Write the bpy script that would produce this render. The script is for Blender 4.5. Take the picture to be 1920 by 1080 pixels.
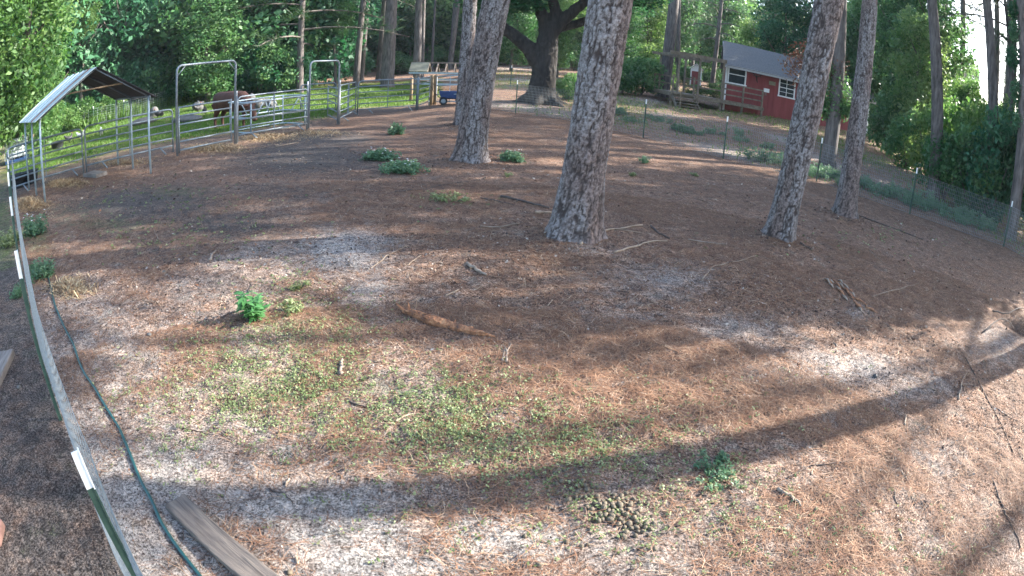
import bpy, math, random
import numpy as np
from mathutils import Vector, Matrix
random.seed(7); RNG = np.random.default_rng(11)
R_ = math.radians
for o in list(bpy.data.objects): bpy.data.objects.remove(o)
scn = bpy.context.scene
COL = scn.collection

# ------------------------------------------------------------------ camera (wide lens of a yard camera)
CAM_H, PITCH, ROLL = 2.30, R_(22.0), R_(3.86)
F_PX, K3 = 1100.0, 0.0767            # theta = R/F_PX + K3*(R/1000)^3, R in photo pixels (1920 wide)
cam = bpy.data.cameras.new("camera"); camo = bpy.data.objects.new("camera", cam); COL.objects.link(camo)
_r, _u, _f = Vector((1, 0, 0)), Vector((0, math.sin(PITCH), math.cos(PITCH))), Vector((0, math.cos(PITCH), -math.sin(PITCH)))
_X = _r*math.cos(ROLL) + _u*math.sin(ROLL); _Y = -_r*math.sin(ROLL) + _u*math.cos(ROLL)
camo.matrix_world = Matrix(((_X.x, _Y.x, -_f.x, 0), (_X.y, _Y.y, -_f.y, 0), (_X.z, _Y.z, -_f.z, CAM_H), (0, 0, 0, 1)))
cam.type = 'PANO'; cam.panorama_type = 'FISHEYE_LENS_POLYNOMIAL'
cam.sensor_fit = 'HORIZONTAL'; cam.sensor_width = 36.0; cam.sensor_height = 20.25
_mm = 36.0/1920
cam.fisheye_fov = R_(170)
cam.fisheye_polynomial_k0 = 0.0
cam.fisheye_polynomial_k1 = -1.0/(F_PX*_mm)
cam.fisheye_polynomial_k2 = 0.0
cam.fisheye_polynomial_k3 = -K3*1e-9/_mm**3
cam.fisheye_polynomial_k4 = 0.0
cam.clip_start = 0.05; cam.clip_end = 2000
scn.camera = camo

# ------------------------------------------------------------------ world, sun, exposure
SUN_AZ, SUN_EL = R_(74.5), R_(27)
w = bpy.data.worlds.new("World"); scn.world = w; w.use_nodes = True
nt = w.node_tree; bg = nt.nodes['Background']
sky = nt.nodes.new('ShaderNodeTexSky'); sky.sky_type = 'NISHITA'; sky.sun_disc = False
sky.sun_elevation = SUN_EL; sky.sun_rotation = SUN_AZ; sky.dust_density = 1.5; sky.air_density = 1.0
nt.links.new(sky.outputs[0], bg.inputs[0]); bg.inputs[1].default_value = 0.15
sd = bpy.data.lights.new("sun", 'SUN'); so = bpy.data.objects.new("sun", sd); COL.objects.link(so)
sd.energy = 4.6; sd.angle = R_(0.53); sd.color = (1.0, 0.95, 0.87)
SV = Vector((math.sin(SUN_AZ)*math.cos(SUN_EL), math.cos(SUN_AZ)*math.cos(SUN_EL), math.sin(SUN_EL)))
so.rotation_euler = SV.to_track_quat('Z', 'Y').to_euler(); so.location = SV*60
scn.view_settings.view_transform = 'Standard'; scn.view_settings.look = 'None'
scn.view_settings.exposure = 2.28; scn.view_settings.gamma = 1.0
scn.render.engine = 'CYCLES'
scn.cycles.max_bounces = 6; scn.cycles.diffuse_bounces = 3; scn.cycles.glossy_bounces = 2
scn.cycles.transmission_bounces = 4; scn.cycles.transparent_max_bounces = 6
scn.cycles.caustics_reflective = False; scn.cycles.caustics_refractive = False
scn.cycles.sample_clamp_indirect = 4; scn.cycles.volume_bounces = 0
scn.cycles.use_denoising = True
try: scn.cycles.denoiser = 'OPENIMAGEDENOISE'; scn.cycles.denoising_prefilter = 'ACCURATE'
except Exception: pass

# ------------------------------------------------------------------ survey: where the view rays meet the terrain
def ray(px, py):
    X, Y = px-960.0, 540.0-py
    R = math.hypot(X, Y)+1e-9; th = R/F_PX+K3*(R/1000)**3; s = math.sin(th)/R
    c0, c1, c2 = X*s, Y*s, math.cos(th)
    d = _X*c0+_Y*c1+_f*c2
    return d
def sst(a, b, x):
    t = np.clip((x-a)/(b-a), 0, 1); return t*t*(3-2*t)
def spl(x, w): return w*np.logaddexp(0, x/w)
def TB(x, y):
    x = np.asarray(x, float); y = np.asarray(y, float)
    r = np.hypot(x, y); az = np.degrees(np.arctan2(x, y)); s = sst(-14, -1, az)*sst(150, 110, az)
    return .05*spl(r-17, 1.5)*s+.035*spl(r-34, 2)*(1-s)
def _hash(i, j, seed):
    n = (i.astype(np.int64)*374761393+j.astype(np.int64)*668265263+seed*974634777) & 0xffffffff
    n = ((n ^ (n >> 13))*1274126177) & 0xffffffff
    return ((n ^ (n >> 16)) & 0xffff)/65535.0
def vnoise(x, y, sc, seed):
    x = np.asarray(x, float)/sc; y = np.asarray(y, float)/sc
    i = np.floor(x); j = np.floor(y); u = x-i; v = y-j; u = u*u*(3-2*u); v = v*v*(3-2*v)
    a, b, c, d = _hash(i, j, seed), _hash(i+1, j, seed), _hash(i, j+1, seed), _hash(i+1, j+1, seed)
    return (a*(1-u)+b*u)*(1-v)+(c*(1-u)+d*u)*v
def vnoise3(x, y, z, seed):
    i, j, k = np.floor(x), np.floor(y), np.floor(z); u, v, w = x-i, y-j, z-k; u = u*u*(3-2*u); v = v*v*(3-2*v); w = w*w*(3-2*w); o = 0
    for c in (0, 1):
        kk = (k+c)*7919; q = (_hash(i+kk, j, seed)*(1-u)+_hash(i+1+kk, j, seed)*u)*(1-v)+(_hash(i+kk, j+1, seed)*(1-u)+_hash(i+1+kk, j+1, seed)*u)*v
        o = o+q*(w if c else 1-w)
    return o
def fbm(x, y, sc, seed, n=4):
    t = 0; a = .5
    for k in range(n): t = t+a*vnoise(x, y, sc/2**k, seed+k); a *= .5
    return t
def gp0(px, py):
    d = ray(px, py); z = 0.0; p = (0, 0)
    for _ in range(30):
        t = (z-CAM_H)/d.z; p = (d.x*t, d.y*t); z = .5*z+.5*float(TB(*p))
    return p
HOLE = gp0(1912, 612)
TRUNKS = [(gp0(*q), w_) for q, w_ in (((1072, 446), .75), ((880, 303), .8), ((1463, 447), .6), ((1582, 407), .6), ((867, 236), .6))]
def T(x, y):
    x = np.asarray(x, float); y = np.asarray(y, float)
    z = TB(x, y); r = np.hypot(x, y)
    z = z+(fbm(x, y, 1.6, 3, 3)-.45)*.07*sst(60, 12, r)+(vnoise(x, y, .17, 9)-.5)*.030*sst(14, 7, r)+(vnoise(x, y, .10, 19)-.5)*.016*sst(9, 5, r)
    for (tx, ty), tw in TRUNKS: z = z+.07*np.exp(-((x-tx)**2+(y-ty)**2)/tw**2)
    d = np.hypot(x-HOLE[0], y-HOLE[1])
    return z-.28*np.exp(-(d/.42)**2)+.05*np.exp(-((d-.9)/.4)**2)
def gp(px, py):
    x, y = gp0(px, py)
    return Vector((x, y, float(T(x, y))))
def at(az, r, dz=0.0):
    x, y = math.sin(R_(az))*r, math.cos(R_(az))*r
    return Vector((x, y, float(T(x, y))+dz))
def facing(px, py, base):
    """point seen at a pixel on the upright plane through base that faces the viewer"""
    n = Vector((base.x, base.y, 0)).normalized(); d = ray(px, py)
    t = (base.x*n.x+base.y*n.y)/(d.x*n.x+d.y*n.y)
    return Vector((d.x*t, d.y*t, CAM_H+d.z*t))

# ------------------------------------------------------------------ mesh helpers
class MB:
    def __init__(s): s.v = []; s.f = []
    def add(s, vs, fs):
        b = len(s.v); s.v += [tuple(q) for q in vs]; s.f += [tuple(i+b for i in q) for q in fs]; return s
    def box(s, c, size, M=None):
        hx, hy, hz = size[0]/2, size[1]/2, size[2]/2
        vs = [Vector((x, y, z)) for z in (-hz, hz) for y in (-hy, hy) for x in (-hx, hx)]
        if M is not None: vs = [M @ q for q in vs]
        c = Vector(c)
        return s.add([q+c for q in vs], [(0, 2, 3, 1), (4, 5, 7, 6), (0, 1, 5, 4), (2, 6, 7, 3), (0, 4, 6, 2), (1, 3, 7, 5)])
    def beam(s, a, b, wd, ht, up=(0, 0, 1)):
        a, b = Vector(a), Vector(b); d = (b-a); L = d.length; d.normalize()
        y = Vector(up).cross(d)
        if y.length < 1e-4: y = Vector((0, 1, 0)).cross(d)
        y.normalize(); z = d.cross(y)
        M = Matrix((d, y, z)).transposed()
        return s.box((a+b)/2, (L, wd, ht), M)
    def tube(s, pts, rad, n=8, cap=True, sq=1.0):
        pts = [Vector(p) for p in pts]; m = len(pts)
        if not hasattr(rad, '__len__'): rad = [rad]*m
        prev = None; base = len(s.v)
        for i, p in enumerate(pts):
            t = (pts[min(i+1, m-1)]-pts[max(i-1, 0)]).normalized()
            if prev is None:
                a = Vector((0, 0, 1)) if abs(t.z) < .9 else Vector((1, 0, 0))
                u = t.cross(a).normalized()
            else:
                u = (prev-t*prev.dot(t)).normalized()
            prev = u; v = t.cross(u)
            for k in range(n):
                an = 2*math.pi*k/n
                s.v.append(tuple(p+(u*math.cos(an)+v*math.sin(an)*sq)*rad[i]))
        for i in range(m-1):
            for k in range(n):
                a = base+i*n+k; b = base+i*n+(k+1) % n
                s.f.append((a, b, b+n, a+n))
        if cap:
            s.f.append(tuple(base+k for k in range(n))[::-1]); s.f.append(tuple(base+(m-1)*n+k for k in range(n)))
        return s
    def ell(s, c, r, n=10, m=7, M=None):
        vs = []; fs = []; c = Vector(c)
        for i in range(m+1):
            ph = math.pi*i/m
            for k in range(n):
                th = 2*math.pi*k/n; q = Vector((r[0]*math.sin(ph)*math.cos(th), r[1]*math.sin(ph)*math.sin(th), r[2]*math.cos(ph)))
                vs.append((M @ q if M is not None else q)+c)
        for i in range(m):
            for k in range(n): fs.append((i*n+k, (i+1)*n+k, (i+1)*n+(k+1) % n, i*n+(k+1) % n))
        return s.add(vs, fs)
    def mesh(s, name, smooth=False):
        me = bpy.data.meshes.new(name); me.from_pydata(s.v, [], s.f); me.update()
        if smooth: me.polygons.foreach_set('use_smooth', [True]*len(me.polygons))
        return me
    def build(s, name, mat, parent=None, smooth=False): return link(name, s.mesh(name, smooth), mat, parent)
def link(name, me, mat=None, parent=None):
    o = bpy.data.objects.new(name, me); COL.objects.link(o)
    if mat is not None and me is not None and not me.materials: me.materials.append(mat)
    if parent is not None: o.parent = parent
    return o
def np_mesh(name, V, Q, col=None, smooth=False, uv=None):
    V = np.asarray(V, np.float32); Q = np.asarray(Q, np.int32); k = Q.shape[1]
    me = bpy.data.meshes.new(name); me.vertices.add(len(V)); me.vertices.foreach_set('co', V.ravel())
    me.loops.add(Q.size); me.loops.foreach_set('vertex_index', Q.ravel())
    me.polygons.add(len(Q)); me.polygons.foreach_set('loop_start', np.arange(0, Q.size, k, dtype=np.int32))
    me.polygons.foreach_set('loop_total', np.full(len(Q), k, np.int32))
    if smooth: me.polygons.foreach_set('use_smooth', np.ones(len(Q), bool))
    me.update(calc_edges=True)
    if col is not None:
        a = me.color_attributes.new('col', 'FLOAT_COLOR', 'POINT')
        c = np.ones((len(V), 4), np.float32); c[:, :col.shape[1]] = col; a.data.foreach_set('color', c.ravel())
    if uv is not None:
        l = me.uv_layers.new(name='UVMap'); l.data.foreach_set('uv', np.asarray(uv, np.float32)[Q.ravel()].ravel())
    return me
def empty(name, loc, rz=0.0):
    o = bpy.data.objects.new(name, None); COL.objects.link(o); o.location = loc; o.rotation_euler = (0, 0, rz); o.empty_display_size = .2
    return o
def tag(o, label=None, cat=None, group=None, kind=None):
    if label: o['label'] = label
    if cat: o['category'] = cat
    if group: o['group'] = group
    if kind: o['kind'] = kind
    return o
def copy_tree(o, parent=None):
    c = o.copy(); COL.objects.link(c); c.parent = parent
    for ch in list(o.children): copy_tree(ch, c)
    return c

# ------------------------------------------------------------------ materials
def N(nt, t, **k):
    n = nt.nodes.new(t)
    for a, b in k.items(): setattr(n, a, b)
    return n
def newmat(name):
    m = bpy.data.materials.new(name); m.use_nodes = True; nt = m.node_tree
    return m, nt, nt.nodes['Principled BSDF'], nt.links
def ramp(nt, stops):
    r = N(nt, 'ShaderNodeValToRGB'); e = r.color_ramp.elements
    while len(e) < len(stops): e.new(.5)
    for i, (p, c) in enumerate(stops): e[i].position = p; e[i].color = (*c, 1) if len(c) == 3 else c
    return r
def noisy(name, c1, c2, sc=8, rough=.8, metal=0, bump=.2, bsc=None, stretch=(1, 1, 1), c3=None, coord='Object', dist=.02, spec=.5):
    m, nt, b, L = newmat(name)
    tc = N(nt, 'ShaderNodeTexCoord'); mp = N(nt, 'ShaderNodeMapping'); mp.inputs['Scale'].default_value = stretch
    L.new(tc.outputs[coord], mp.inputs[0])
    n = N(nt, 'ShaderNodeTexNoise'); n.inputs['Scale'].default_value = sc; n.inputs['Detail'].default_value = 6; n.inputs['Roughness'].default_value = .65
    L.new(mp.outputs[0], n.inputs['Vector'])
    st = [(.32, c1), (.68, c2)] if c3 is None else [(.3, c1), (.5, c2), (.7, c3)]
    r = ramp(nt, st); L.new(n.outputs['Fac'], r.inputs[0]); L.new(r.outputs[0], b.inputs['Base Color'])
    b.inputs['Roughness'].default_value = rough; b.inputs['Metallic'].default_value = metal; b.inputs['Specular IOR Level'].default_value = spec
    if bump:
        n2 = N(nt, 'ShaderNodeTexNoise'); n2.inputs['Scale'].default_value = bsc or sc*3; n2.inputs['Detail'].default_value = 4
        L.new(mp.outputs[0], n2.inputs['Vector'])
        bp = N(nt, 'ShaderNodeBump'); bp.inputs['Strength'].default_value = bump; bp.inputs['Distance'].default_value = dist
        L.new(n2.outputs['Fac'], bp.inputs['Height']); L.new(bp.outputs[0], b.inputs['Normal'])
    return m
def leafmat(name, c_dark, c_mid, c_lite, trans=.35, objvar=.25, rough=.5):
    """leaf colour from a per-leaf random value; thin leaves let light through"""
    m, nt, b, L = newmat(name)
    at_ = N(nt, 'ShaderNodeAttribute'); at_.attribute_name = 'col'
    sp = N(nt, 'ShaderNodeSeparateColor'); L.new(at_.outputs['Color'], sp.inputs[0])
    oi = N(nt, 'ShaderNodeObjectInfo')
    ma = N(nt, 'ShaderNodeMath', operation='MULTIPLY_ADD'); L.new(oi.outputs['Random'], ma.inputs[0]); ma.inputs[1].default_value = objvar*2; ma.inputs[2].default_value = -objvar
    ad = N(nt, 'ShaderNodeMath', operation='ADD'); L.new(sp.outputs[0], ad.inputs[0]); L.new(ma.outputs[0], ad.inputs[1])
    r = ramp(nt, [(0, c_dark), (.5, c_mid), (1, c_lite)]); L.new(ad.outputs[0], r.inputs[0])
    b.inputs['Roughness'].default_value = rough; b.inputs['Specular IOR Level'].default_value = .35
    L.new(r.outputs[0], b.inputs['Base Color'])
    tr = N(nt, 'ShaderNodeBsdfTranslucent')
    hs = N(nt, 'ShaderNodeHueSaturation'); hs.inputs['Hue'].default_value = .485; hs.inputs['Saturation'].default_value = 1.15; hs.inputs['Value'].default_value = 1.5
    L.new(r.outputs[0], hs.inputs['Color']); L.new(hs.outputs[0], tr.inputs['Color'])
    mx = N(nt, 'ShaderNodeMixShader'); mx.inputs[0].default_value = trans
    L.new(b.outputs[0], mx.inputs[1]); L.new(tr.outputs[0], mx.inputs[2])
    L.new(mx.outputs[0], nt.nodes['Material Output'].inputs['Surface'])
    return m
def colmat(name, rough=.8, gain=1.0):
    m, nt, b, L = newmat(name)
    a = N(nt, 'ShaderNodeAttribute'); a.attribute_name = 'col'; L.new(a.outputs['Color'], b.inputs['Base Color'])
    b.inputs['Roughness'].default_value = rough; b.inputs['Specular IOR Level'].default_value = .25
    return m
M = {}
M['galv'] = noisy('galvanised_tube', (.15, .175, .20), (.25, .285, .31), 14, .5, .35, .05)
M['galv_dark'] = noisy('weathered_panel_steel', (.12, .15, .175), (.22, .26, .285), 9, .5, .3, .08)
M['paleweld'] = noisy('pale_painted_steel', (.24, .31, .35), (.36, .43, .47), 9, .5, .2, .06)
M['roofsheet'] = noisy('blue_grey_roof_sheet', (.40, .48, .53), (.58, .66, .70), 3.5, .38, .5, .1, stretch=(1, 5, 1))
M['roofrust'] = noisy('rusted_seam', (.16, .07, .045), (.26, .13, .09), 12, .75, 0, .2)
M['roofunder'] = noisy('shaded_roof_underside', (.035, .033, .036), (.075, .07, .075), 5, .85, 0, .1)
M['tpost'] = noisy('green_post_steel', (.025, .06, .045), (.05, .10, .075), 20, .5, .2, .1)
M['white'] = noisy('white_paint', (.66, .67, .66), (.82, .82, .80), 14, .6, 0, .05)
M['wire'] = noisy('galvanised_wire', (.16, .185, .20), (.27, .30, .32), 40, .5, .4, 0)
M['hose'] = noisy('teal_garden_hose', (.005, .040, .040), (.010, .070, .068), 30, .38, 0, .05)
M['plank'] = noisy('weathered_plank', (.040, .032, .027), (.115, .094, .08), 3.2, .85, 0, .7, 7, (1, 14, 6), c3=(.165, .135, .11), dist=.01)
M['board'] = noisy('grey_board', (.10, .085, .075), (.22, .195, .175), 3, .85, 0, .5, 8, (1, 9, 4), dist=.01)
M['newwood'] = noisy('yellow_timber', (.16, .108, .06), (.25, .175, .10), 6, .75, 0, .3, 10, (1, 1, .2), dist=.01)
M['oldwood'] = noisy('greyed_timber', (.11, .085, .065), (.24, .19, .15), 5, .85, 0, .3, 10, (1, 1, .4), dist=.01)
M['twig'] = noisy('dry_twig_bark', (.13, .09, .065), (.33, .26, .20), 9, .85, 0, .5, 30, dist=.004)
M['twigpale'] = noisy('bare_pale_branch', (.20, .14, .095), (.36, .275, .20), 7, .8, 0, .4, 25, dist=.004)
M['twigdark'] = noisy('dark_wet_stick', (.035, .026, .022), (.11, .08, .065), 9, .85, 0, .5, 30, dist=.004)
M['log'] = noisy('rotten_red_wood', (.04, .03, .026), (.25, .105, .048), 16, .9, 0, .9, 60, (1, 1, 1), c3=(.50, .25, .12), dist=.01)
M['clod'] = noisy('brown_clod', (.060, .046, .030), (.165, .128, .082), 22, .8, 0, .35, 60, dist=.004)
M['stone'] = noisy('grey_boulder', (.07, .068, .064), (.145, .14, .132), 4, .9, 0, .6, 12, dist=.03)
M['tub'] = noisy('black_rubber_tub', (.012, .014, .017), (.035, .038, .042), 12, .55, 0, .1)
M['hay'] = colmat('loose_hay', .85)
M['cow'] = noisy('red_brown_hide', (.045, .016, .009), (.095, .036, .019), 2.2, .75, 0, .3, 60, dist=.006)
M['featherblack'] = noisy('black_feathers', (.012, .012, .014), (.04, .038, .04), 25, .6, 0, .4, 40, dist=.01)
M['featherwhite'] = noisy('white_feathers', (.55, .53, .50), (.78, .77, .74), 25, .75, 0, .4, 40, dist=.01)
M['comb'] = noisy('red_comb', (.35, .02, .015), (.5, .05, .03), 30, .6, 0, 0)
M['beak'] = noisy('horn_yellow', (.35, .22, .06), (.45, .30, .1), 30, .5, 0, 0)
M['tank'] = noisy('white_plastic_tank', (.55, .60, .64), (.74, .77, .79), 5, .45, 0, .05)
M['bluetub'] = noisy('blue_plastic_tub', (.018, .045, .13), (.03, .075, .20), 8, .4, 0, .05)
M['blacksteel'] = noisy('black_steel', (.012, .013, .014), (.03, .03, .032), 20, .5, .4, .05)
M['redwall'] = noisy('barn_red_siding', (.165, .024, .026), (.24, .046, .046), 3, .75, 0, .25, 30, (1, 1, .12), dist=.01)
M['trim'] = noisy('white_trim', (.62, .63, .64), (.78, .78, .78), 10, .6, 0, .05)
M['greytrim'] = noisy('grey_fascia', (.30, .30, .31), (.42, .42, .42), 8, .7, 0, .05)
M['shingle'] = noisy('grey_shingle', (.085, .09, .098), (.17, .175, .185), 11, .9, 0, .6, 20, (1, 3, 3), dist=.02)
M['glass'] = noisy('dark_window_glass', (.02, .025, .03), (.05, .06, .07), 3, .06, 0, 0, spec=.8)
M['deck'] = noisy('dark_deck_timber', (.115, .092, .068), (.25, .205, .155), 5, .85, 0, .3, 10, dist=.01)
M['sign'] = noisy('weathered_sign_board', (.16, .14, .09), (.24, .21, .14), 6, .8, 0, .1)
M['coop'] = noisy('pale_sheet', (.065, .07, .052), (.115, .12, .09), 4, .7, 0, .1)
M['flower'] = noisy('white_petal', (.62, .60, .68), (.80, .79, .82), 20, .7, 0, 0)
M['terracotta'] = noisy('dull_pink_brick', (.15, .08, .065), (.24, .14, .115), 8, .85, 0, .3)
M['bark_far'] = noisy('pine_bark_far', (.040, .033, .030), (.165, .142, .132), 5, .9, 0, 1.0, 7, (1.6, 1.6, .35), dist=.05)
M['bark_dark'] = noisy('oak_bark', (.010, .009, .008), (.044, .037, .033), 5, .92, 0, 1.0, 9, (1.6, 1.6, .35), dist=.06)
M['bark_thin'] = noisy('thin_tree_bark', (.05, .042, .036), (.17, .145, .125), 8, .9, 0, .6, 14, (1.5, 1.5, .3), dist=.02)
M['leaf_mid'] = leafmat('broad_leaf', (.026, .082, .030), (.064, .158, .056), (.135, .235, .092))
M['leaf_dark'] = leafmat('deep_green_leaf', (.018, .072, .036), (.045, .140, .068), (.095, .21, .11), .35)
M['leaf_light'] = leafmat('pale_sunlit_leaf', (.036, .098, .026), (.090, .185, .055), (.205, .295, .115), .45)  # pale tone that puts sunlight into the leaf colour
M['leaf_brown'] = leafmat('dead_brown_leaf', (.06, .03, .02), (.12, .06, .035), (.20, .11, .06), .2, .05)
M['needle_green'] = leafmat('pine_needles', (.018, .048, .018), (.040, .085, .032), (.080, .125, .050), .2, .15)
M['weed'] = leafmat('low_weed_leaf', (.075, .112, .04), (.165, .212, .085), (.33, .37, .20), .3, .05)
M['plant'] = leafmat('fresh_plant_leaf', (.028, .10, .030), (.060, .175, .055), (.12, .26, .095), .35, .2)
M['weed_blue'] = leafmat('grey_green_weed', (.045, .105, .055), (.095, .185, .10), (.175, .28, .16), .3, .1)
M['grass'] = leafmat('pasture_grass', (.050, .11, .018), (.090, .175, .032), (.16, .25, .06), .3, .0)

def bark_material():
    m, nt, b, L = newmat('near_pine_bark')
    a = N(nt, 'ShaderNodeAttribute'); a.attribute_name = 'col'; sp = N(nt, 'ShaderNodeSeparateColor'); L.new(a.outputs['Color'], sp.inputs[0])
    tc = N(nt, 'ShaderNodeTexCoord')
    n = N(nt, 'ShaderNodeTexNoise'); n.inputs['Scale'].default_value = 22; n.inputs['Detail'].default_value = 8; n.inputs['Roughness'].default_value = .7
    L.new(tc.outputs['Object'], n.inputs['Vector'])
    plate = ramp(nt, [(.40, (.140, .124, .119)), (.5, (.25, .230, .226)), (.60, (.36, .345, .345))]); L.new(n.outputs['Fac'], plate.inputs[0])
    red = ramp(nt, [(.40, (.11, .072, .060)), (.60, (.25, .175, .15))]); L.new(n.outputs['Fac'], red.inputs[0])
    m1 = N(nt, 'ShaderNodeMix', data_type='RGBA'); L.new(sp.outputs[1], m1.inputs['Factor']); L.new(plate.outputs[0], m1.inputs['A']); L.new(red.outputs[0], m1.inputs['B'])
    m2 = N(nt, 'ShaderNodeMix', data_type='RGBA'); m2.inputs['A'].default_value = (.044, .034, .031, 1)
    L.new(sp.outputs[0], m2.inputs['Factor']); L.new(m1.outputs['Result'], m2.inputs['B']); L.new(m2.outputs['Result'], b.inputs['Base Color'])
    b.inputs['Roughness'].default_value = .9; b.inputs['Specular IOR Level'].default_value = .2
    n2 = N(nt, 'ShaderNodeTexNoise'); n2.inputs['Scale'].default_value = 55; n2.inputs['Detail'].default_value = 5; L.new(tc.outputs['Object'], n2.inputs['Vector'])
    bp = N(nt, 'ShaderNodeBump'); bp.inputs['Strength'].default_value = .7; bp.inputs['Distance'].default_value = .012
    L.new(n2.outputs['Fac'], bp.inputs['Height']); L.new(bp.outputs[0], b.inputs['Normal'])
    return m
M['bark'] = bark_material()

def ground_material():
    m, nt, b, L = newmat('yard_ground')
    a = N(nt, 'ShaderNodeAttribute'); a.attribute_name = 'col'; sp = N(nt, 'ShaderNodeSeparateColor'); L.new(a.outputs['Color'], sp.inputs[0])
    tc = N(nt, 'ShaderNodeTexCoord')
    def noise(sc, det=6, rg=.65):
        n = N(nt, 'ShaderNodeTexNoise'); n.inputs['Scale'].default_value = sc; n.inputs['Detail'].default_value = det; n.inputs['Roughness'].default_value = rg
        L.new(tc.outputs['Object'], n.inputs['Vector']); return n
    nf, nm, nb = noise(60, 9, .8), noise(3.2, 15, .86), noise(240, 3, .8)
    lit = ramp(nt, [(.41, (.036, .022, .017)), (.47, (.122, .072, .050)), (.53, (.205, .124, .086)), (.60, (.37, .265, .20))]); L.new(nf.outputs['Fac'], lit.inputs[0])
    sand = ramp(nt, [(.40, (.075, .066, .060)), (.46, (.235, .217, .202)), (.52, (.36, .335, .312)), (.60, (.50, .47, .44))]); L.new(nf.outputs['Fac'], sand.inputs[0])
    soil = ramp(nt, [(.41, (.022, .018, .017)), (.5, (.070, .060, .055)), (.60, (.17, .15, .14))]); L.new(nf.outputs['Fac'], soil.inputs[0])
    grn = ramp(nt, [(.41, (.035, .052, .016)), (.5, (.085, .125, .032)), (.60, (.15, .19, .06))]); L.new(nf.outputs['Fac'], grn.inputs[0])
    def mask(out, gain=3.0):
        # mask + noise, sharpened, so patches break up at their rims
        x = N(nt, 'ShaderNodeMath', operation='MULTIPLY_ADD'); L.new(nm.outputs['Fac'], x.inputs[0]); x.inputs[1].default_value = 2.6; x.inputs[2].default_value = -1.3
        y = N(nt, 'ShaderNodeMath', operation='ADD'); L.new(x.outputs[0], y.inputs[0]); L.new(out, y.inputs[1])
        r = N(nt, 'ShaderNodeMapRange'); r.inputs['From Min'].default_value = .15; r.inputs['From Max'].default_value = .95; L.new(y.outputs[0], r.inputs['Value'])
        return r.outputs[0]
    cur = lit.outputs[0]
    for i, c in ((0, sand), (1, soil), (2, grn)):
        mx = N(nt, 'ShaderNodeMix', data_type='RGBA'); L.new(mask(sp.outputs[i]), mx.inputs['Factor'])
        L.new(cur, mx.inputs['A']); L.new(c.outputs[0], mx.inputs['B']); cur = mx.outputs['Result']
    sp2 = N(nt, 'ShaderNodeMix', data_type='RGBA', blend_type='OVERLAY'); sp2.inputs['Factor'].default_value = .55
    L.new(cur, sp2.inputs['A']); L.new(nb.outputs['Fac'], sp2.inputs['B'])
    nc_, nd_ = noise(15, 6, .75), noise(4.5, 5, .7)
    v1 = ramp(nt, [(.38, (.58, .55, .53)), (.5, (1, 1, 1)), (.62, (1.42, 1.36, 1.30))]); v1.color_ramp.interpolation = 'LINEAR'; L.new(nc_.outputs['Fac'], v1.inputs[0])
    v2 = ramp(nt, [(.38, (.74, .72, .72)), (.5, (1, 1, 1)), (.62, (1.22, 1.16, 1.10))]); L.new(nd_.outputs['Fac'], v2.inputs[0])
    cur = sp2.outputs['Result']
    for v_ in (v1, v2):
        mm = N(nt, 'ShaderNodeMix', data_type='RGBA', blend_type='MULTIPLY'); mm.inputs['Factor'].default_value = 1; L.new(cur, mm.inputs['A']); L.new(v_.outputs[0], mm.inputs['B']); cur = mm.outputs['Result']
    L.new(cur, b.inputs['Base Color'])
    b.inputs['Roughness'].default_value = .95; b.inputs['Specular IOR Level'].default_value = .15
    bp = N(nt, 'ShaderNodeBump'); bp.inputs['Strength'].default_value = .8; bp.inputs['Distance'].default_value = .02
    L.new(nf.outputs['Fac'], bp.inputs['Height'])
    bp2 = N(nt, 'ShaderNodeBump'); bp2.inputs['Strength'].default_value = .6; bp2.inputs['Distance'].default_value = .006
    L.new(nb.outputs['Fac'], bp2.inputs['Height']); L.new(bp.outputs[0], bp2.inputs['Normal']); L.new(bp2.outputs[0], b.inputs['Normal'])
    return m
M['ground'] = ground_material()

# ------------------------------------------------------------------ ground sheet with its patches of sand, soil and green
CORRAL = [gp0(*q) for q in ((20, 372), (158, 326), (325, 287), (441, 271), (577, 242), (633, 234), (668, 215), (781, 207), (806, 197), (862, 192))]
FENCE_R = [gp0(*q) for q in ((862, 192), (905, 203), (968, 212), (1082, 229), (1207, 258), (1357, 298), (1532, 340), (1706, 402), (1882, 462), (1919, 497))]
def line_r(az, pts):
    A = np.array([math.degrees(math.atan2(x, y)) for x, y in pts]); Rr = np.array([math.hypot(x, y) for x, y in pts])
    return np.interp(az, A, Rr)
def blob(x, y, px, py, rx, ry):
    c = np.array(gp0(px, py)); ax = np.array(gp0(px+rx, py))-c; ay = np.array(gp0(px, py+ry))-c
    det = ax[0]*ay[1]-ax[1]*ay[0]; dx, dy = x-c[0], y-c[1]
    s = (dx*ay[1]-dy*ay[0])/det; t = (ax[0]*dy-ax[1]*dx)/det
    return np.exp(-(s*s+t*t))
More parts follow.
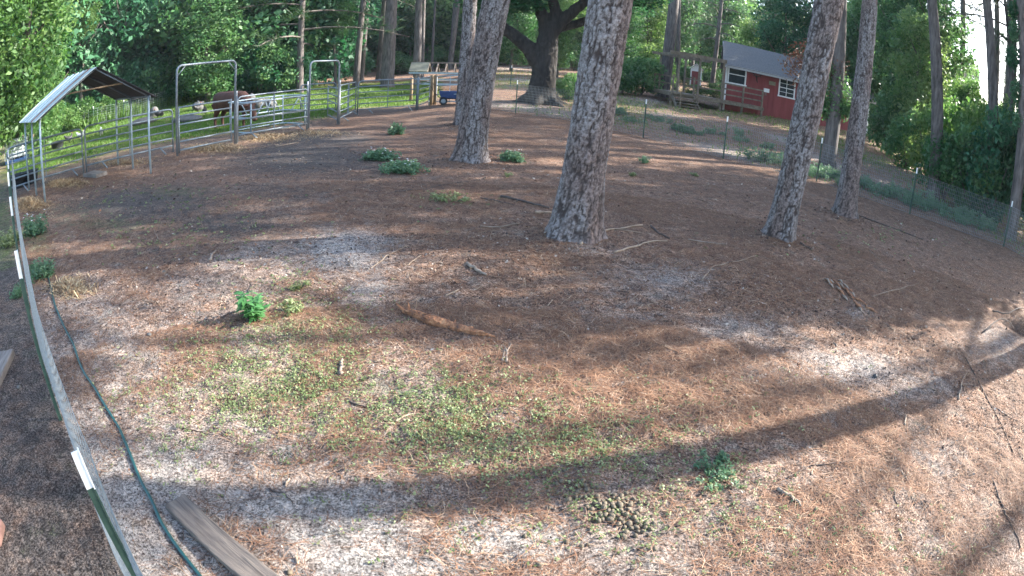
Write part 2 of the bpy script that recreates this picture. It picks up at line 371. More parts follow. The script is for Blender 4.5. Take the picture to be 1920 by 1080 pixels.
SAND = [(640, 470, 110, 60, .9), (690, 540, 60, 60, .7), (450, 490, 120, 40, .5), (190, 600, 90, 80, .6), (230, 700, 70, 60, .6), (560, 950, 330, 90, 1.0), (350, 860, 120, 70, .8), (950, 780, 120, 50, .6), (960, 1010, 260, 80, .9),
        (700, 1060, 300, 60, 1.0), (1240, 520, 110, 40, .6), (1390, 620, 120, 40, .5), (1580, 690, 160, 45, .75), (1700, 720, 120, 40, .5), (1560, 780, 80, 40, .5), (1870, 640, 70, 45, .6), (1640, 930, 120, 70, .4), (1160, 600, 120, 40, .4),
        (1780, 860, 140, 60, .5), (1100, 470, 60, 14, .5), (600, 300, 60, 14, .3), (1290, 1040, 300, 60, .5), (1610, 585, 40, 20, .6), (1500, 1060, 200, 40, .4), (130, 690, 60, 60, .4), (560, 480, 200, 60, .55), (380, 540, 160, 50, .5), (330, 930, 130, 80, .9), (170, 660, 90, 110, .6), (640, 1000, 320, 80, .95), (700, 880, 260, 60, .55), (1000, 880, 200, 40, .5), (420, 800, 120, 50, .5), (1500, 900, 250, 60, .35), (1750, 1000, 200, 60, .4)]
SOIL = [(260, 380, 220, 60, 1.1), (560, 290, 180, 45, 1.2), (600, 260, 120, 22, 1.5), (420, 420, 160, 40, .95), (300, 460, 130, 30, .7), (700, 340, 120, 40, .5), (830, 230, 200, 20, .6), (260, 300, 120, 25, .6), (420, 540, 90, 40, .5), (520, 360, 150, 40, .7), (280, 680, 40, 40, .5)]
GREEN = [(190, 420, 120, 18, .35), (330, 360, 80, 12, .3), (560, 620, 120, 60, .35), (560, 730, 250, 70, .3), (950, 840, 250, 40, .25), (830, 370, 60, 12, .3), (70, 450, 30, 40, .5), (130, 400, 90, 30, .25)]
def masks(x, y):
    az = np.degrees(np.arctan2(x, y)); r = np.hypot(x, y)
    sand = (.36*sst(6.5, 3.0, y)+.22*sst(3.2, 2.0, y))*(.35+.65*sst(3.2, -.5, x))*(.6+.8*fbm(x, y, 1.1, 51, 3))+.10*sst(2, -3, x)*sst(14, 6, y)+.10; soil = np.zeros_like(x); grn = np.zeros_like(x)
    for px, py, rx, ry, a in SAND: sand = np.maximum(sand, .10+.85*a*blob(x, y, px, py, rx, ry))
    for px, py, rx, ry, a in SOIL: soil = np.maximum(soil, a*blob(x, y, px, py, rx, ry))
    for px, py, rx, ry, a in GREEN: grn = np.maximum(grn, a*blob(x, y, px, py, rx, ry))
    front = y > 0
    rc = line_r(az, CORRAL); inc = (az > -56) & (az < -7) & front
    past = np.where(inc, sst(1.5, 5.0, r-rc), 0)*sst(52, 44, r)*sst(-7, -10, az)
    near = np.where(inc, sst(-.6, .6, r-rc)*sst(5, 2.0, r-rc), 0)*.6
    grn = np.maximum(grn, past*(.55+.75*fbm(x, y, 5, 21, 3))); soil = np.maximum(soil, near)
    rf = line_r(az, FENCE_R); inr = (az > -5.5) & (az < 58) & front
    over = np.where(inr, sst(-.2, 1.5, r-rf), 0)
    grn = np.maximum(grn, over*(1.1*fbm(x, y, 4, 5, 4)-.30)*sst(60, 45, r)); sand = np.maximum(sand, over*sst(.52, .68, fbm(x, y, 6, 77, 3))*.7)
    # trodden grey earth beyond the near fence, darkened to stand in for shade
    left = ((az < -54.0) | (~front & (x < 0)))
    soil = np.where(left, .70+.4*fbm(x, y, 1.2, 31, 3)*(r < 20), soil); sand = np.where(left, .1+.7*fbm(x, y, .8, 33, 3), sand); grn = np.where(left & (r > 9), .9*fbm(x, y, 3, 35, 3), np.where(left, 0, grn))
    # pale track across the pasture
    sand = np.maximum(sand, np.where(inc, 1.1*blob(x, y, 370, 192, 50, 5), 0))
    return sand, soil, grn
def axis(lo, a, b, hi, st, gr=1.16):
    c = list(np.arange(a, b, st)); s = st; q = b
    while q < hi: c.append(q); s *= gr; q += s
    c.append(hi); s = st*gr; q = a-s; pre = []
    while q > lo: pre.append(q); s *= gr; q -= s
    return np.array([lo]+pre[::-1]+c)
xs, ys = axis(-220, -6, 8, 220, .045, 1.07), axis(-80, .7, 8.0, 260, .045, 1.06)
GX, GY = np.meshgrid(xs, ys); gx, gy = GX.ravel(), GY.ravel()
nx, ny = len(xs), len(ys)
idx = np.arange(nx*ny).reshape(ny, nx)
Q = np.stack([idx[:-1, :-1], idx[:-1, 1:], idx[1:, 1:], idx[1:, :-1]], -1).reshape(-1, 4)
me = np_mesh('ground', np.stack([gx, gy, T(gx, gy)], 1), Q, np.stack(masks(gx, gy), 1), True)
tag(link('ground', me, M['ground']), kind='structure')

# ------------------------------------------------------------------ foliage makers
def leaves(C, size, rng, up=.35, ratio=.55, spread=.45, tone=None, outward=None, fold=.12):
    n = len(C)
    d = rng.normal(size=(n, 3)); d[:, 2] = d[:, 2]*.6-.15
    d /= np.linalg.norm(d, axis=1, keepdims=True)
    nn = rng.normal(size=(n, 3)); nn[:, 2] += up*3
    if outward is not None: nn += outward*.9
    w_ = np.cross(d, nn); w_ /= np.linalg.norm(w_, axis=1, keepdims=True)+1e-9
    k = np.cross(w_, d)
    L = size*(1+spread*(rng.random(n)-.5)*2)[:, None]
    V = np.stack([C-d*L*.5, C+w_*L*ratio*.5+k*L*fold, C+d*L*.5, C-w_*L*ratio*.5+k*L*fold], 1).reshape(-1, 3)
    Q = np.arange(4*n).reshape(n, 4)
    t = rng.random(n) if tone is None else np.clip(tone+.35*(rng.random(n)-.5), 0, 1)
    return V, Q, np.repeat(np.stack([t, t, t], 1), 4, 0)
def crown_points(n, ext, nclump, rng, csize=(.22, .36), bottom=-1.0, hollow=.35):
    """points in clumps scattered through an ellipsoid of half-extents ext"""
    d = rng.normal(size=(nclump, 3)); d /= np.linalg.norm(d, axis=1, keepdims=True)
    d[:, 2] = np.where(d[:, 2] < bottom, -d[:, 2], d[:, 2])
    rr = hollow+(1-hollow)*rng.random(nclump)**.6
    cc = d*rr[:, None]*np.array(ext)*.80
    cs = (csize[0]+(csize[1]-csize[0])*rng.random(nclump))*min(ext)
    tone = .15+.7*rng.random(nclump)
    wgt = cs**2; which = rng.choice(nclump, n, p=wgt/wgt.sum())
    o = rng.normal(size=(n, 3)); o /= np.linalg.norm(o, axis=1, keepdims=True)
    rad = cs[which]*(.45+.6*rng.random(n)**.7)
    P = cc[which]+o*rad[:, None]*np.array([1.15, 1.15, .8])
    return P, o, tone[which]
def crown_mesh(name, n, ext, nclump, size, seed, cz=0.0, **k):
    rng = np.random.default_rng(seed)
    P, o, tone = crown_points(n, ext, nclump, rng, **k)
    P[:, 2] += cz
    V, Q, c = leaves(P, size, rng, tone=tone, outward=o, spread=.65)
    return np_mesh(name, V, Q, c)
def needle_tufts(C, D, per, length, width, rng, tone):
    n = len(C); C = np.repeat(C, per, 0); D = np.repeat(D, per, 0)
    d = D+rng.normal(size=(n*per, 3))*.75; d /= np.linalg.norm(d, axis=1, keepdims=True)
    w_ = np.cross(d, rng.normal(size=(n*per, 3))); w_ /= np.linalg.norm(w_, axis=1, keepdims=True)
    L = length*(.7+.5*rng.random((n*per, 1)))
    V = np.stack([C-w_*width*.5, C+w_*width*.5, C+d*L+w_*width*.25, C+d*L-w_*width*.25], 1).reshape(-1, 3)
    t = np.clip(np.repeat(tone, per)+.3*(rng.random(n*per)-.5), 0, 1)
    return V, np.arange(4*n*per).reshape(-1, 4), np.repeat(np.stack([t]*3, 1), 4, 0)
def pine_crown(name, seed, nb=34, H=9.0, spread=3.2, per=11, width=.022, ntuft=15):
    """limbs with needle tufts; origin at the crown's foot on the trunk"""
    rng = np.random.default_rng(seed); C = []; D = []; tone = []; mb = MB()
    for i in range(nb):
        z = H*(i+rng.random()*.7)/nb; a = i*2.4+rng.random()*.8
        L = spread*(1-.72*(z/H)**1.4)*(.65+.5*rng.random())
        dirv = np.array([math.cos(a), math.sin(a), .12+.5*(z/H)]); pts = []
        for k in range(5):
            t = k/4; p = np.array([0, 0, z])+dirv*L*t+np.array([0, 0, -.32*L*t*t*(1-z/H)]); pts.append(p)
        mb.tube(pts, [.05*(1-.7*k/4)*(1-.5*z/H) for k in range(5)], 5, False)
        tb = .25+.5*rng.random()
        for k in range(ntuft):
            t = .35+.68*rng.random(); p = np.array([0, 0, z])+dirv*L*t+np.array([0, 0, -.32*L*t*t*(1-z/H)])
            side = rng.normal(size=3)*.30*(1-.3*t)*L/2.6; side[2] *= .5
            q = p+side; C.append(q); dd = dirv*.8+side*1.4+np.array([0, 0, .25]); D.append(dd/np.linalg.norm(dd)); tone.append(tb)
            if k % 2 == 0: mb.tube([p, q], [.012, .005], 3, False)
    V, Q, c = needle_tufts(np.array(C), np.array(D), per, .30, width, rng, np.array(tone))
    me = np_mesh(name, V, Q, c); me.materials.append(M['needle_green'])
    return me, mb.mesh(name+'_limbs')
PINE = [pine_crown('pine_crown', s, 34, 9.0, 3.3) for s in (1, 2, 3)]
for a, b_ in PINE: b_.materials.append(M['bark_thin'])
BROAD = [crown_mesh('broad_crown', 11000, (3.6, 3.6, 4.6), 60, .27, s, 0) for s in (11, 12, 13)]
TALL = [crown_mesh('tall_crown', 11000, (2.7, 2.7, 5.8), 70, .25, s, 0, csize=(.24, .42)) for s in (14, 15)]
SHRUB = [crown_mesh('shrub_crown', 4200, (1.25, 1.25, .95), 30, .105, s, .85, csize=(.25, .45)) for s in (16, 17, 18)]
FINE = [crown_mesh('fine_crown', 17000, (2.6, 2.6, 5.2), 120, .19, s, 0, csize=(.2, .4)) for s in (19, 20)]
def with_mat(me, mat):
    c = me.copy(); c.materials.clear(); c.materials.append(mat); return c
VAR = {}
for k, lst in (('broad', BROAD), ('tall', TALL), ('shrub', SHRUB), ('fine', FINE)):
    for tone in ('leaf_mid', 'leaf_dark', 'leaf_light'):
        VAR[k, tone] = [with_mat(me, M[tone]) for me in lst]
VAR['shrub', 'weed_blue'] = [with_mat(me, M['weed_blue']) for me in SHRUB]

def limb_tube(mb, pts, rad, n=10, sub=4, wob=.0, rng=random):
    P = []; Rr = []
    for i in range(len(pts)-1):
        for k in range(sub):
            t = k/sub; P.append(Vector(pts[i]).lerp(Vector(pts[i+1]), t)+Vector((rng.uniform(-1, 1), rng.uniform(-1, 1), rng.uniform(-1, 1)))*wob); Rr.append(rad[i]*(1-t)+rad[i+1]*t)
    P.append(Vector(pts[-1])); Rr.append(rad[-1]); mb.tube(P, Rr, n)
_cnt = [0]
def broad_tree(base, H, kind, tone, label, group, rtrunk=.14, crown=(1, 1), low=.45, name='broadleaf_tree', bark='bark_thin'):
    """low: height of the crown's centre as a share of H"""
    _cnt[0] += 1; rg = random.Random(_cnt[0]*13+5)
    root = empty(name, base, rg.uniform(0, 6.28)); tag(root, label, 'tree', group)
    mb = MB(); top = Vector((rg.uniform(-.5, .5), rg.uniform(-.5, .5), H*.8))
    pts = [Vector((0, 0, -.1)), Vector((rg.uniform(-.1, .1), rg.uniform(-.1, .1), H*.2)), top*.5+Vector((rg.uniform(-.25, .25), rg.uniform(-.25, .25), 0)), top]
    limb_tube(mb, pts, [rtrunk*1.35, rtrunk, rtrunk*.75, rtrunk*.25], 9, 4)
    for k in range(5):
        z = H*rg.uniform(.25, .65); a = rg.uniform(0, 6.28); L = H*rg.uniform(.12, .25)
        p = Vector((top.x*z/H, top.y*z/H, z)); limb_tube(mb, [p, p+Vector((math.cos(a)*L*.6, math.sin(a)*L*.6, L*.45)), p+Vector((math.cos(a)*L, math.sin(a)*L, L*.9))], [rtrunk*.42, rtrunk*.3, rtrunk*.1], 6, 2)
    mb.build('trunk', M[bark], root, True)
    c = link('crown', rg.choice(VAR[kind, tone]), None, root)
    hz = {'broad': 4.6, 'tall': 5.8, 'fine': 5.2, 'shrub': .95}[kind]
    s = (H*(1-low))/hz*1.0
    c.scale = (s*crown[0], s*crown[0], s*crown[1]); c.location = (top.x*.6, top.y*.6, H*low); c.rotation_euler = (0, 0, rg.uniform(0, 6.28))
    return root
def far_pine(base, H, r0, label, group, lean=(0, 0), crown_at=.5, cs=1.0, name='pine_tree', bark='bark_far', crowns=1, taper=.45):
    _cnt[0] += 1; rg = random.Random(_cnt[0]*17+3)
    root = empty(name, base); tag(root, label, 'tree', group)
    mb = MB(); top = Vector((lean[0]*H, lean[1]*H, H))
    pts = [Vector((0, 0, -.15)), Vector((0, 0, .35))+top*.0, top*.33, top*.66, top]
    limb_tube(mb, pts, [r0*1.35, r0*1.05, r0*.88, r0*(1+taper)/2*.9, r0*taper*.6], 14, 4, r0*.03, rg)
    mb.build('trunk', M[bark], root, True)
    for k in range(crowns):
        cr, lb = rg.choice(PINE); z = H*crown_at
        s = (H-z)/8.6*1.0
        c = link('crown', cr, None, root); c.location = top*crown_at; c.scale = (s*cs, s*cs, s); c.rotation_euler = (0, 0, rg.uniform(0, 6.28))
        l = link('limbs', lb, None, c)
    return root

# ------------------------------------------------------------------ near pines with plated bark
def near_pine(basepx, sections, label, H=17.0, seed=1, fine=5.2, cell=.048, step=.014, name='pine_tree', crown_at=.6, amp=.021, flare=1.0, cs=1.0):
    """sections: (centre px, py, half width px) up the trunk; the axis runs on above the frame"""
    base = gp(*basepx); D0 = math.hypot(base.x, base.y)
    ax = []; rad = []
    for (px, py, hw) in sections:
        c = facing(px, py, base); l = facing(px-hw, py, base); r = facing(px+hw, py, base)
        ax.append(c-base); rad.append((r-l).length*.5*.985)
    zs = [a.z for a in ax]
    def axis_at(z):
        if z <= zs[0]:
            s = (ax[1]-ax[0])/(zs[1]-zs[0]); return ax[0]+s*(z-zs[0])
        for i in range(len(zs)-1):
            if z <= zs[i+1]: t = (z-zs[i])/(zs[i+1]-zs[i]); return ax[i].lerp(ax[i+1], t)
        s = (ax[-1]-ax[-2])/(zs[-1]-zs[-2]); e = z-zs[-1]
        return ax[-1]+Vector((s.x*e*math.exp(-e/14), s.y*e*math.exp(-e/14), e))
    def rad_at(z):
        q = float(np.interp(z, zs, rad))
        if z > zs[-1]: q = rad[-1]*(1-.75*(z-zs[-1])/(H-zs[-1]))
        return q
    rm = rad_at(1.5); nseg = max(48, int(2*math.pi*rm/step))
    zz = list(np.arange(-.15, fine, step*1.5)); q = fine
    while q < H: zz.append(q); q += .5
    zz.append(H)
    nz = len(zz); th = np.linspace(0, 2*math.pi, nseg, endpoint=False)
    A = np.array([list(axis_at(z)) for z in zz]); Rz = np.array([rad_at(z) for z in zz]); Z = np.array(zz)
    # bark: long irregular plates between winding furrows (contours of stretched 3-D noise, so no seam)
    cell *= .66; kx = rm/cell; U = (np.cos(th)*kx)[None, :]+np.zeros((nz, 1)); W3 = (np.sin(th)*kx)[None, :]+np.zeros((nz, 1)); Vv = (Z/(cell*3.3))[:, None]+np.zeros((1, nseg))
    wob = vnoise3(U*.9, W3*.9, Vv*2.2, seed+1)-.5; wo2 = vnoise3(U*.9, W3*.9, Vv*2.2, seed+31)-.5
    n1 = vnoise3(U*.62+wob*.55, W3*.62+wo2*.55, Vv*.42, seed+2); n2 = vnoise3(U*.62+wo2*.5+9, W3*.62+wob*.5, Vv*.55+wob*.6, seed+3); n3 = vnoise3(U*.5, W3*.5, Vv*1.5+wob*1.2, seed+4)
    plate = sst(.008, .075, np.abs(n1-.5))*sst(.006, .065, np.abs(n2-.5))*(.45+.55*sst(.006, .05, np.abs(n3-.5)))
    micro = .6*vnoise3(U*3.0, W3*3.0, Vv*5, seed+6)+.4*vnoise3(U*6, W3*6, Vv*12, seed+7)
    cid = vnoise3(U*.45, W3*.45, Vv*.5, seed+8)
    fl = 1+flare*(.20*np.exp(-np.maximum(Z, 0)/.14)+.15*np.exp(-np.maximum(Z, 0)/.5))
    root_w = 1+flare*.075*np.exp(-np.maximum(Z, 0)/.25)[:, None]*(np.sin(th*5+seed)+.6*np.sin(th*3+seed*2))[None, :]
    Rr = (Rz*fl)[:, None]*root_w*(1+.03*np.sin(th*3+seed*2)[None, :]*np.ones((nz, 1)))
    Rr = Rr+amp*(plate*(.6+.8*cid)-.7)+.007*(micro-.5)
    V = np.stack([A[:, 0:1]+Rr*np.cos(th), A[:, 1:2]+Rr*np.sin(th), A[:, 2:3]+np.zeros_like(Rr)], -1).reshape(-1, 3)
    ii = np.arange(nz*nseg).reshape(nz, nseg); jj = np.roll(ii, -1, 1)
    Qd = np.stack([ii[:-1], jj[:-1], jj[1:], ii[1:]], -1).reshape(-1, 4)
    redd = np.clip(sst(.45, .7, vnoise3(U*.16, W3*.16, Vv*.10, seed+20))*.55+.5*np.exp(-np.maximum(Z, 0)/.9)[:, None]*vnoise3(U*.3, W3*.3, Vv*.3, seed+21), 0, 1)
    root = empty(name, base); tag(root, label, 'tree')
    me = np_mesh('trunk', V, Qd, np.stack([plate.ravel()*(.5+.5*micro.ravel()), redd.ravel(), cid.ravel()], 1), True)
    link('trunk', me, M['bark'], root)
    cr, lb = PINE[seed % 3]; z = H*crown_at; s = (H-z)/8.2
    c = link('crown', cr, None, root); c.location = axis_at(z); c.scale = (s*cs, s*cs, s); c.rotation_euler = (0, 0, seed*1.7); link('limbs', lb, None, c)
    return root
near_pine((1072, 446), [(1082, 400, 44), (1094, 320, 39.5), (1113, 200, 39.5), (1128, 100, 40.5), (1144, 0, 42)], 'thickest pine trunk in the middle with grey plated bark, leaning right', seed=1, fine=4.6, H=18, crown_at=.62)
near_pine((880, 303), [(884, 280, 28), (893, 210, 27), (906, 130, 26), (919, 60, 26), (931, 0, 26)], 'leaning grey pine beside the flowering weed clumps left of the thickest pine', seed=2, fine=5.2, cell=.055, H=18, crown_at=.6)
near_pine((1463, 447), [(1468, 415, 25), (1483, 350, 24.5), (1508, 240, 25.5), (1534, 110, 26), (1556, 0, 27)], 'strongly right leaning pine right of the thickest pine, in front of the red house', seed=3, fine=5.0, cell=.048, H=17, crown_at=.6)
near_pine((1582, 407), [(1587, 380, 19), (1597, 310, 17.5), (1613, 190, 16), (1623, 100, 15), (1631, 0, 14)], 'slender pine nearest the right wire fence, hiding the end of the red house', seed=4, fine=5.4, cell=.05, step=.018, H=18, crown_at=.6)
near_pine((867, 236), [(868, 215, 14), (871, 160, 13.5), (877, 80, 13), (882, 0, 13)], 'straight grey pine standing right behind the leaning pine by the blue cart', seed=5, fine=5.4, cell=.06, step=.024, H=18, crown_at=.5, flare=.7)

# ------------------------------------------------------------------ tubes and corral
def rail_pts(a, b, n=2): return [Vector(a).lerp(Vector(b), i/(n-1)) for i in range(n)]
def arc_frame(a, b, h, rc=.16, n=5, foot=.02):
    """upright - bent corner - top - bent corner - upright"""
    a, b = Vector(a), Vector(b); u = (b-a); u.z = 0; L = u.length; u.normalize(); P = [a+Vector((0, 0, foot))]
    ta, tb = a+Vector((0, 0, h)), b+Vector((0, 0, h)); sl = (tb-ta)/L
    for i in range(n):
        t = i/(n-1)*math.pi/2; P.append(ta+sl*rc*(1-math.cos(t))-Vector((0, 0, rc*(1-math.sin(t)))))
    for i in range(n):
        t = i/(n-1)*math.pi/2; P.append(tb-sl*rc*(1-math.sin(t))-Vector((0, 0, rc*(1-math.cos(t)))))
    P.append(b+Vector((0, 0, foot))); return P
def corral_panel(a, b, h, label, mat='galv_dark', rails=6, brace=True, rt=.027, low=.22, feet=True, name='livestock_hurdle', group='steel corral panels round the paddock', cat='livestock panel', rc=.15):
    a, b = Vector(a), Vector(b); root = empty(name, a); tag(root, label, cat, group)
    d = b-a; o = Vector((0, 0, 0))
    MB().tube(arc_frame(o, d, h, rc), rt, 8).build('frame', M[mat], root, True)
    for k in range(rails-1):
        z = low+(h-low)*k/(rails-1); MB().tube([o+Vector((0, 0, z)), d+Vector((0, 0, z))], rt*.9, 7).build('rail', M[mat], root, True)
    u = d.normalized()
    if brace:
        m_ = d*.5; MB().beam(m_+Vector((0, 0, low-.02)), m_+Vector((0, 0, h)), .07, .012, up=u).build('brace', M[mat], root)
    if feet:
        pr = Vector((-u.y, u.x, 0))*-1
        for t in (.18, .85):
            p = d*t; MB().tube([p+Vector((0, 0, low)), p+pr*.22+u*.12+Vector((0, 0, .02))], rt*.8, 6).build('foot', M[mat], root, True)
    return root
G = lambda px, py: gp(px, py)
corral_panel(G(20, 368), G(157, 326), 1.30, 'long steel panel behind the shelter legs, leftmost of the corral')
corral_panel(G(163, 325), G(325, 287), 1.34, 'long steel panel between the shelter and the tall arch')
corral_panel(G(446, 266), G(576, 243), 1.44, 'steel panel in front of the hay feeder between the two arches', 'galv')
corral_panel(G(563, 219), G(629, 212), 1.40, 'steel panel standing behind the smaller arch on the pasture side', brace=False, feet=False)
corral_panel(G(636, 232), G(666, 216), 1.46, 'short steel panel running back from the smaller arch')
corral_panel(G(670, 215), G(780, 206), 1.48, 'steel panel right of the smaller arch with the pasture behind')
corral_panel(G(783, 206), G(804, 198), 1.45, 'last narrow steel panel next to the timber gate posts', brace=False, feet=False)
def arch(a, b, h, label, gateend, gh, gusset=True, glabel='', nr=6, rt=.036):
    a, b = Vector(a), Vector(b); root = empty('arch_gateway', a); tag(root, label, 'gateway', 'arched corral gateways')
    d = b-a; MB().tube(arc_frame((0, 0, 0), d, h, .17, 6), rt, 9).build('arch', M['galv'], root, True)
    if gusset:
        u = d.normalized()
        MB().tube([Vector((0, 0, h-.32)), u*.30+Vector((0, 0, h-.02))], .015, 6).build('gusset', M['galv'], root, True)
        MB().tube([d+Vector((0, 0, h-.32)), d-u*.30+Vector((0, 0, h-.02))], .015, 6).build('gusset', M['galv'], root, True)
    g0, g1 = gateend; g0, g1 = Vector(g0), Vector(g1)
    g = empty('corral_gate', g0); tag(g, glabel, 'gate', 'corral gates'); e = g1-g0
    for p, nme in ((Vector((0, 0, 0)), 'upright'), (e, 'upright')):
        MB().tube([p+Vector((0, 0, .08)), p+Vector((0, 0, gh+.03))], .026, 8).build(nme, M['galv'], g, True)
    for k in range(nr):
        z = .16+(gh-.16)*k/(nr-1); MB().tube([Vector((0, 0, z)), e+Vector((0, 0, z))], .025, 7).build('rail', M['galv'], g, True)
    return root
aL, aR = G(333, 294), G(441, 270); uu = (aR-aL)
arch(aL, aR, 2.62, 'taller steel arch gateway with braced corners beside the brown cow', (aL+uu*.035, aL+uu*.93), 1.40, True, 'six rail steel gate closed inside the taller arch')
bL, bR = G(579, 242), G(633, 234)
arch(bL, bR, 2.42, 'smaller steel arch gateway right of the hay feeder', (bR+Vector((.03, .05, 0)), G(614, 222)), 1.35, False, 'narrow gate swung open behind the smaller arch', 5)
# latch post with white sleeve between arch and panel
def sleeve_post(p, h, label, rt=.033, cap=True):
    root = empty('steel_post', p); tag(root, label, 'post')
    MB().tube([(0, 0, -.05), (0, 0, h)], rt, 9).build('tube', M['galv'], root, True)
    if cap: MB().tube([(0, 0, h-.02), (0, 0, h+.16)], rt*.8, 8).build('sleeve', M['white'], root, True)
sleeve_post(G(444, 269), 1.50, 'steel hinge post with white sleeve right of the taller arch')
sleeve_post(G(575.5, 243), 1.55, 'steel post with white sleeve left of the smaller arch')
sleeve_post(G(635.5, 233), 1.52, 'steel post at the right foot of the smaller arch', .04)
sleeve_post(G(782, 206), 1.55, 'thin steel post at the right end of the long panel by the timber gate posts', .03, False)

# timber gate posts and the pipe gate
def timber_post(p, h, r, label, mat='oldwood', rail=None):
    root = empty('timber_post', p); tag(root, label, 'post')
    mb = MB(); mb.tube([(0, 0, -.1), (.01, 0, h*.5), (0, .01, h)], [r, r*.97, r*.95], 10); mb.build('post', M[mat], root, True)
    return root
timber_post(G(808, 197), 1.50, .10, 'left of the two timber gate posts at the end of the corral', 'newwood')
timber_post(G(815, 196), 1.48, .09, 'right of the two timber gate posts, hinge post of the pipe gate', 'newwood')
timber_post(G(770, 190), 1.35, .09, 'short timber post behind the long corral panel', 'newwood')
timber_post(G(513, 164), 1.15, .10, 'yellow timber post left of the far field gate', 'newwood')
timber_post(G(567, 161), 1.45, .10, 'yellow timber post right of the far field gate', 'newwood')
timber_post(G(113, 250), 1.2, .09, 'yellow timber post holding the sloping rail by the shelter', 'newwood')
timber_post(G(62, 268), 1.0, .09, 'timber post at the low end of the sloping rail by the shelter', 'newwood')
def pipe_gate(a, b, h, label, mat='paleweld', nv=3, zs=(.15, .5, .95, 1.4)):
    a, b = Vector(a), Vector(b); root = empty('pipe_gate', a); tag(root, label, 'gate'); d = b-a
    MB().tube([(0, 0, .1), (0, 0, h)], .025, 7).build('upright', M[mat], root, True); MB().tube([d+Vector((0, 0, .1)), d+Vector((0, 0, h))], .025, 7).build('upright', M[mat], root, True)
    for z in zs: MB().tube([Vector((0, 0, z*h/1.4)), d+Vector((0, 0, z*h/1.4))], .024, 7).build('rail', M[mat], root, True)
    for k in range(1, nv): MB().tube([d*(k/nv)+Vector((0, 0, .1)), d*(k/nv)+Vector((0, 0, h))], .015, 6).build('upright', M[mat], root, True)
pipe_gate(G(817, 196), G(868, 196), 1.40, 'pale pipe gate between the timber posts and the straight pine', nv=2)
pipe_gate(G(538, 164), G(564, 162), 1.35, 'light field gate far behind the pasture', 'galv', 2)
def timber_rail(a, b, label):
    o = MB().beam(a, b, .05, .12).build('timber_rail', M['newwood']); tag(o, label, 'rail')
q1, q2 = G(62, 268), G(113, 250); timber_rail(facing(60, 246, q1), facing(113, 227, q2), 'yellow timber rail sloping between two posts behind the shelter')
q1, q2 = G(513, 164), G(538, 164); timber_rail(q1+Vector((0, 0, .75)), q2+Vector((0, 0, .85)), 'yellow timber rail left of the far field gate')

# ------------------------------------------------------------------ wire fences
def wire(mb, a, b, r):
    a, b = Vector(a), Vector(b); d = (b-a).normalized(); u = d.cross(Vector((.3, .5, .81))).normalized(); v = d.cross(u)
    c = [u*r, (u*-.5+v*.87)*r, (u*-.5-v*.87)*r]
    mb.add([a+q for q in c]+[b+q for q in c], [(0, 1, 4, 3), (1, 2, 5, 4), (2, 0, 3, 5)])
def t_post(root, p, h, tip=.2, yaw=0.0, sc=1.0):
    """studded T section post with a white tip"""
    def tee(z0, z1):
        mb = MB(); c, s = math.cos(yaw), math.sin(yaw); Mx = Matrix(((c, -s, 0), (s, c, 0), (0, 0, 1)))
        mb.box(p+Vector((0, 0, (z0+z1)/2)), (.036*sc, .006*sc, z1-z0), Mx)
        mb.box(p+Mx @ Vector((0, .019*sc, 0))+Vector((0, 0, (z0+z1)/2)), (.006*sc, .031*sc, z1-z0), Mx)
        return mb
    o = tee(-.1, h-tip).build('post', M['tpost'], root)
    if tip: tee(h-tip, h).build('post_tip', M['white'], root)
def net_fence(pts, tops, label, posts, hz=.1, vz=.05, wr=.0022, name='wire_fence', wmat='wire'):
    """pts: ground points along the line; tops: matching top-wire points"""
    root = empty(name, pts[0]); tag(root, label, 'fence'); o = Vector(pts[0])
    mb = MB(); n = max(2, int(1.2/hz))
    for i in range(len(pts)-1):
        a, b, ta, tb = Vector(pts[i])-o, Vector(pts[i+1])-o, Vector(tops[i])-o, Vector(tops[i+1])-o
        m = max(1, int((b-a).length/1.0))
        for k in range(n+1):
            t = k/n
            for j in range(m):
                s0, s1 = j/m, (j+1)/m
                sag0, sag1 = -.012*math.sin(math.pi*s0*2+k), -.012*math.sin(math.pi*s1*2+k)
                wire(mb, a.lerp(b, s0).lerp(ta.lerp(tb, s0), t)+Vector((0, 0, .03*(1-t)+sag0*t)), a.lerp(b, s1).lerp(ta.lerp(tb, s1), t)+Vector((0, 0, .03*(1-t)+sag1*t)), wr*(1.3 if k in (0, n) else 1))
        if vz:
            q = int((b-a).length/vz)
            for j in range(q):
                s = j/q; wire(mb, a.lerp(b, s)+Vector((0, 0, .03)), ta.lerp(tb, s)+Vector((0, 0, -.012*math.sin(math.pi*s*2))), wr)
    mb.build('wire_mesh', M[wmat], root)
    for p, h, tip, yaw, sc in posts: t_post(root, Vector(p)-o, h, tip, yaw, sc)
    return root
# right fence
fr = [(905, 203), (968, 212), (1082, 229), (1207, 258), (1357, 298), (1532, 340), (1706, 402), (1882, 462), (1960, 505)]
pts = []; 
for i in range(len(fr)-1):
    for k in range(3): pts.append(gp(fr[i][0]+(fr[i+1][0]-fr[i][0])*k/3, fr[i][1]+(fr[i+1][1]-fr[i][1])*k/3))
pts.append(gp(*fr[-1]))
net_fence(pts, [p+Vector((0, 0, 1.2)) for p in pts], 'woven wire fence with green posts crossing in front of the oak and red house',
          [(gp(*q)+Vector((-.03, -.03, 0)), 1.38, .17, .4, 1.15) for q in fr[1:-1]], .1, .062, .0042)
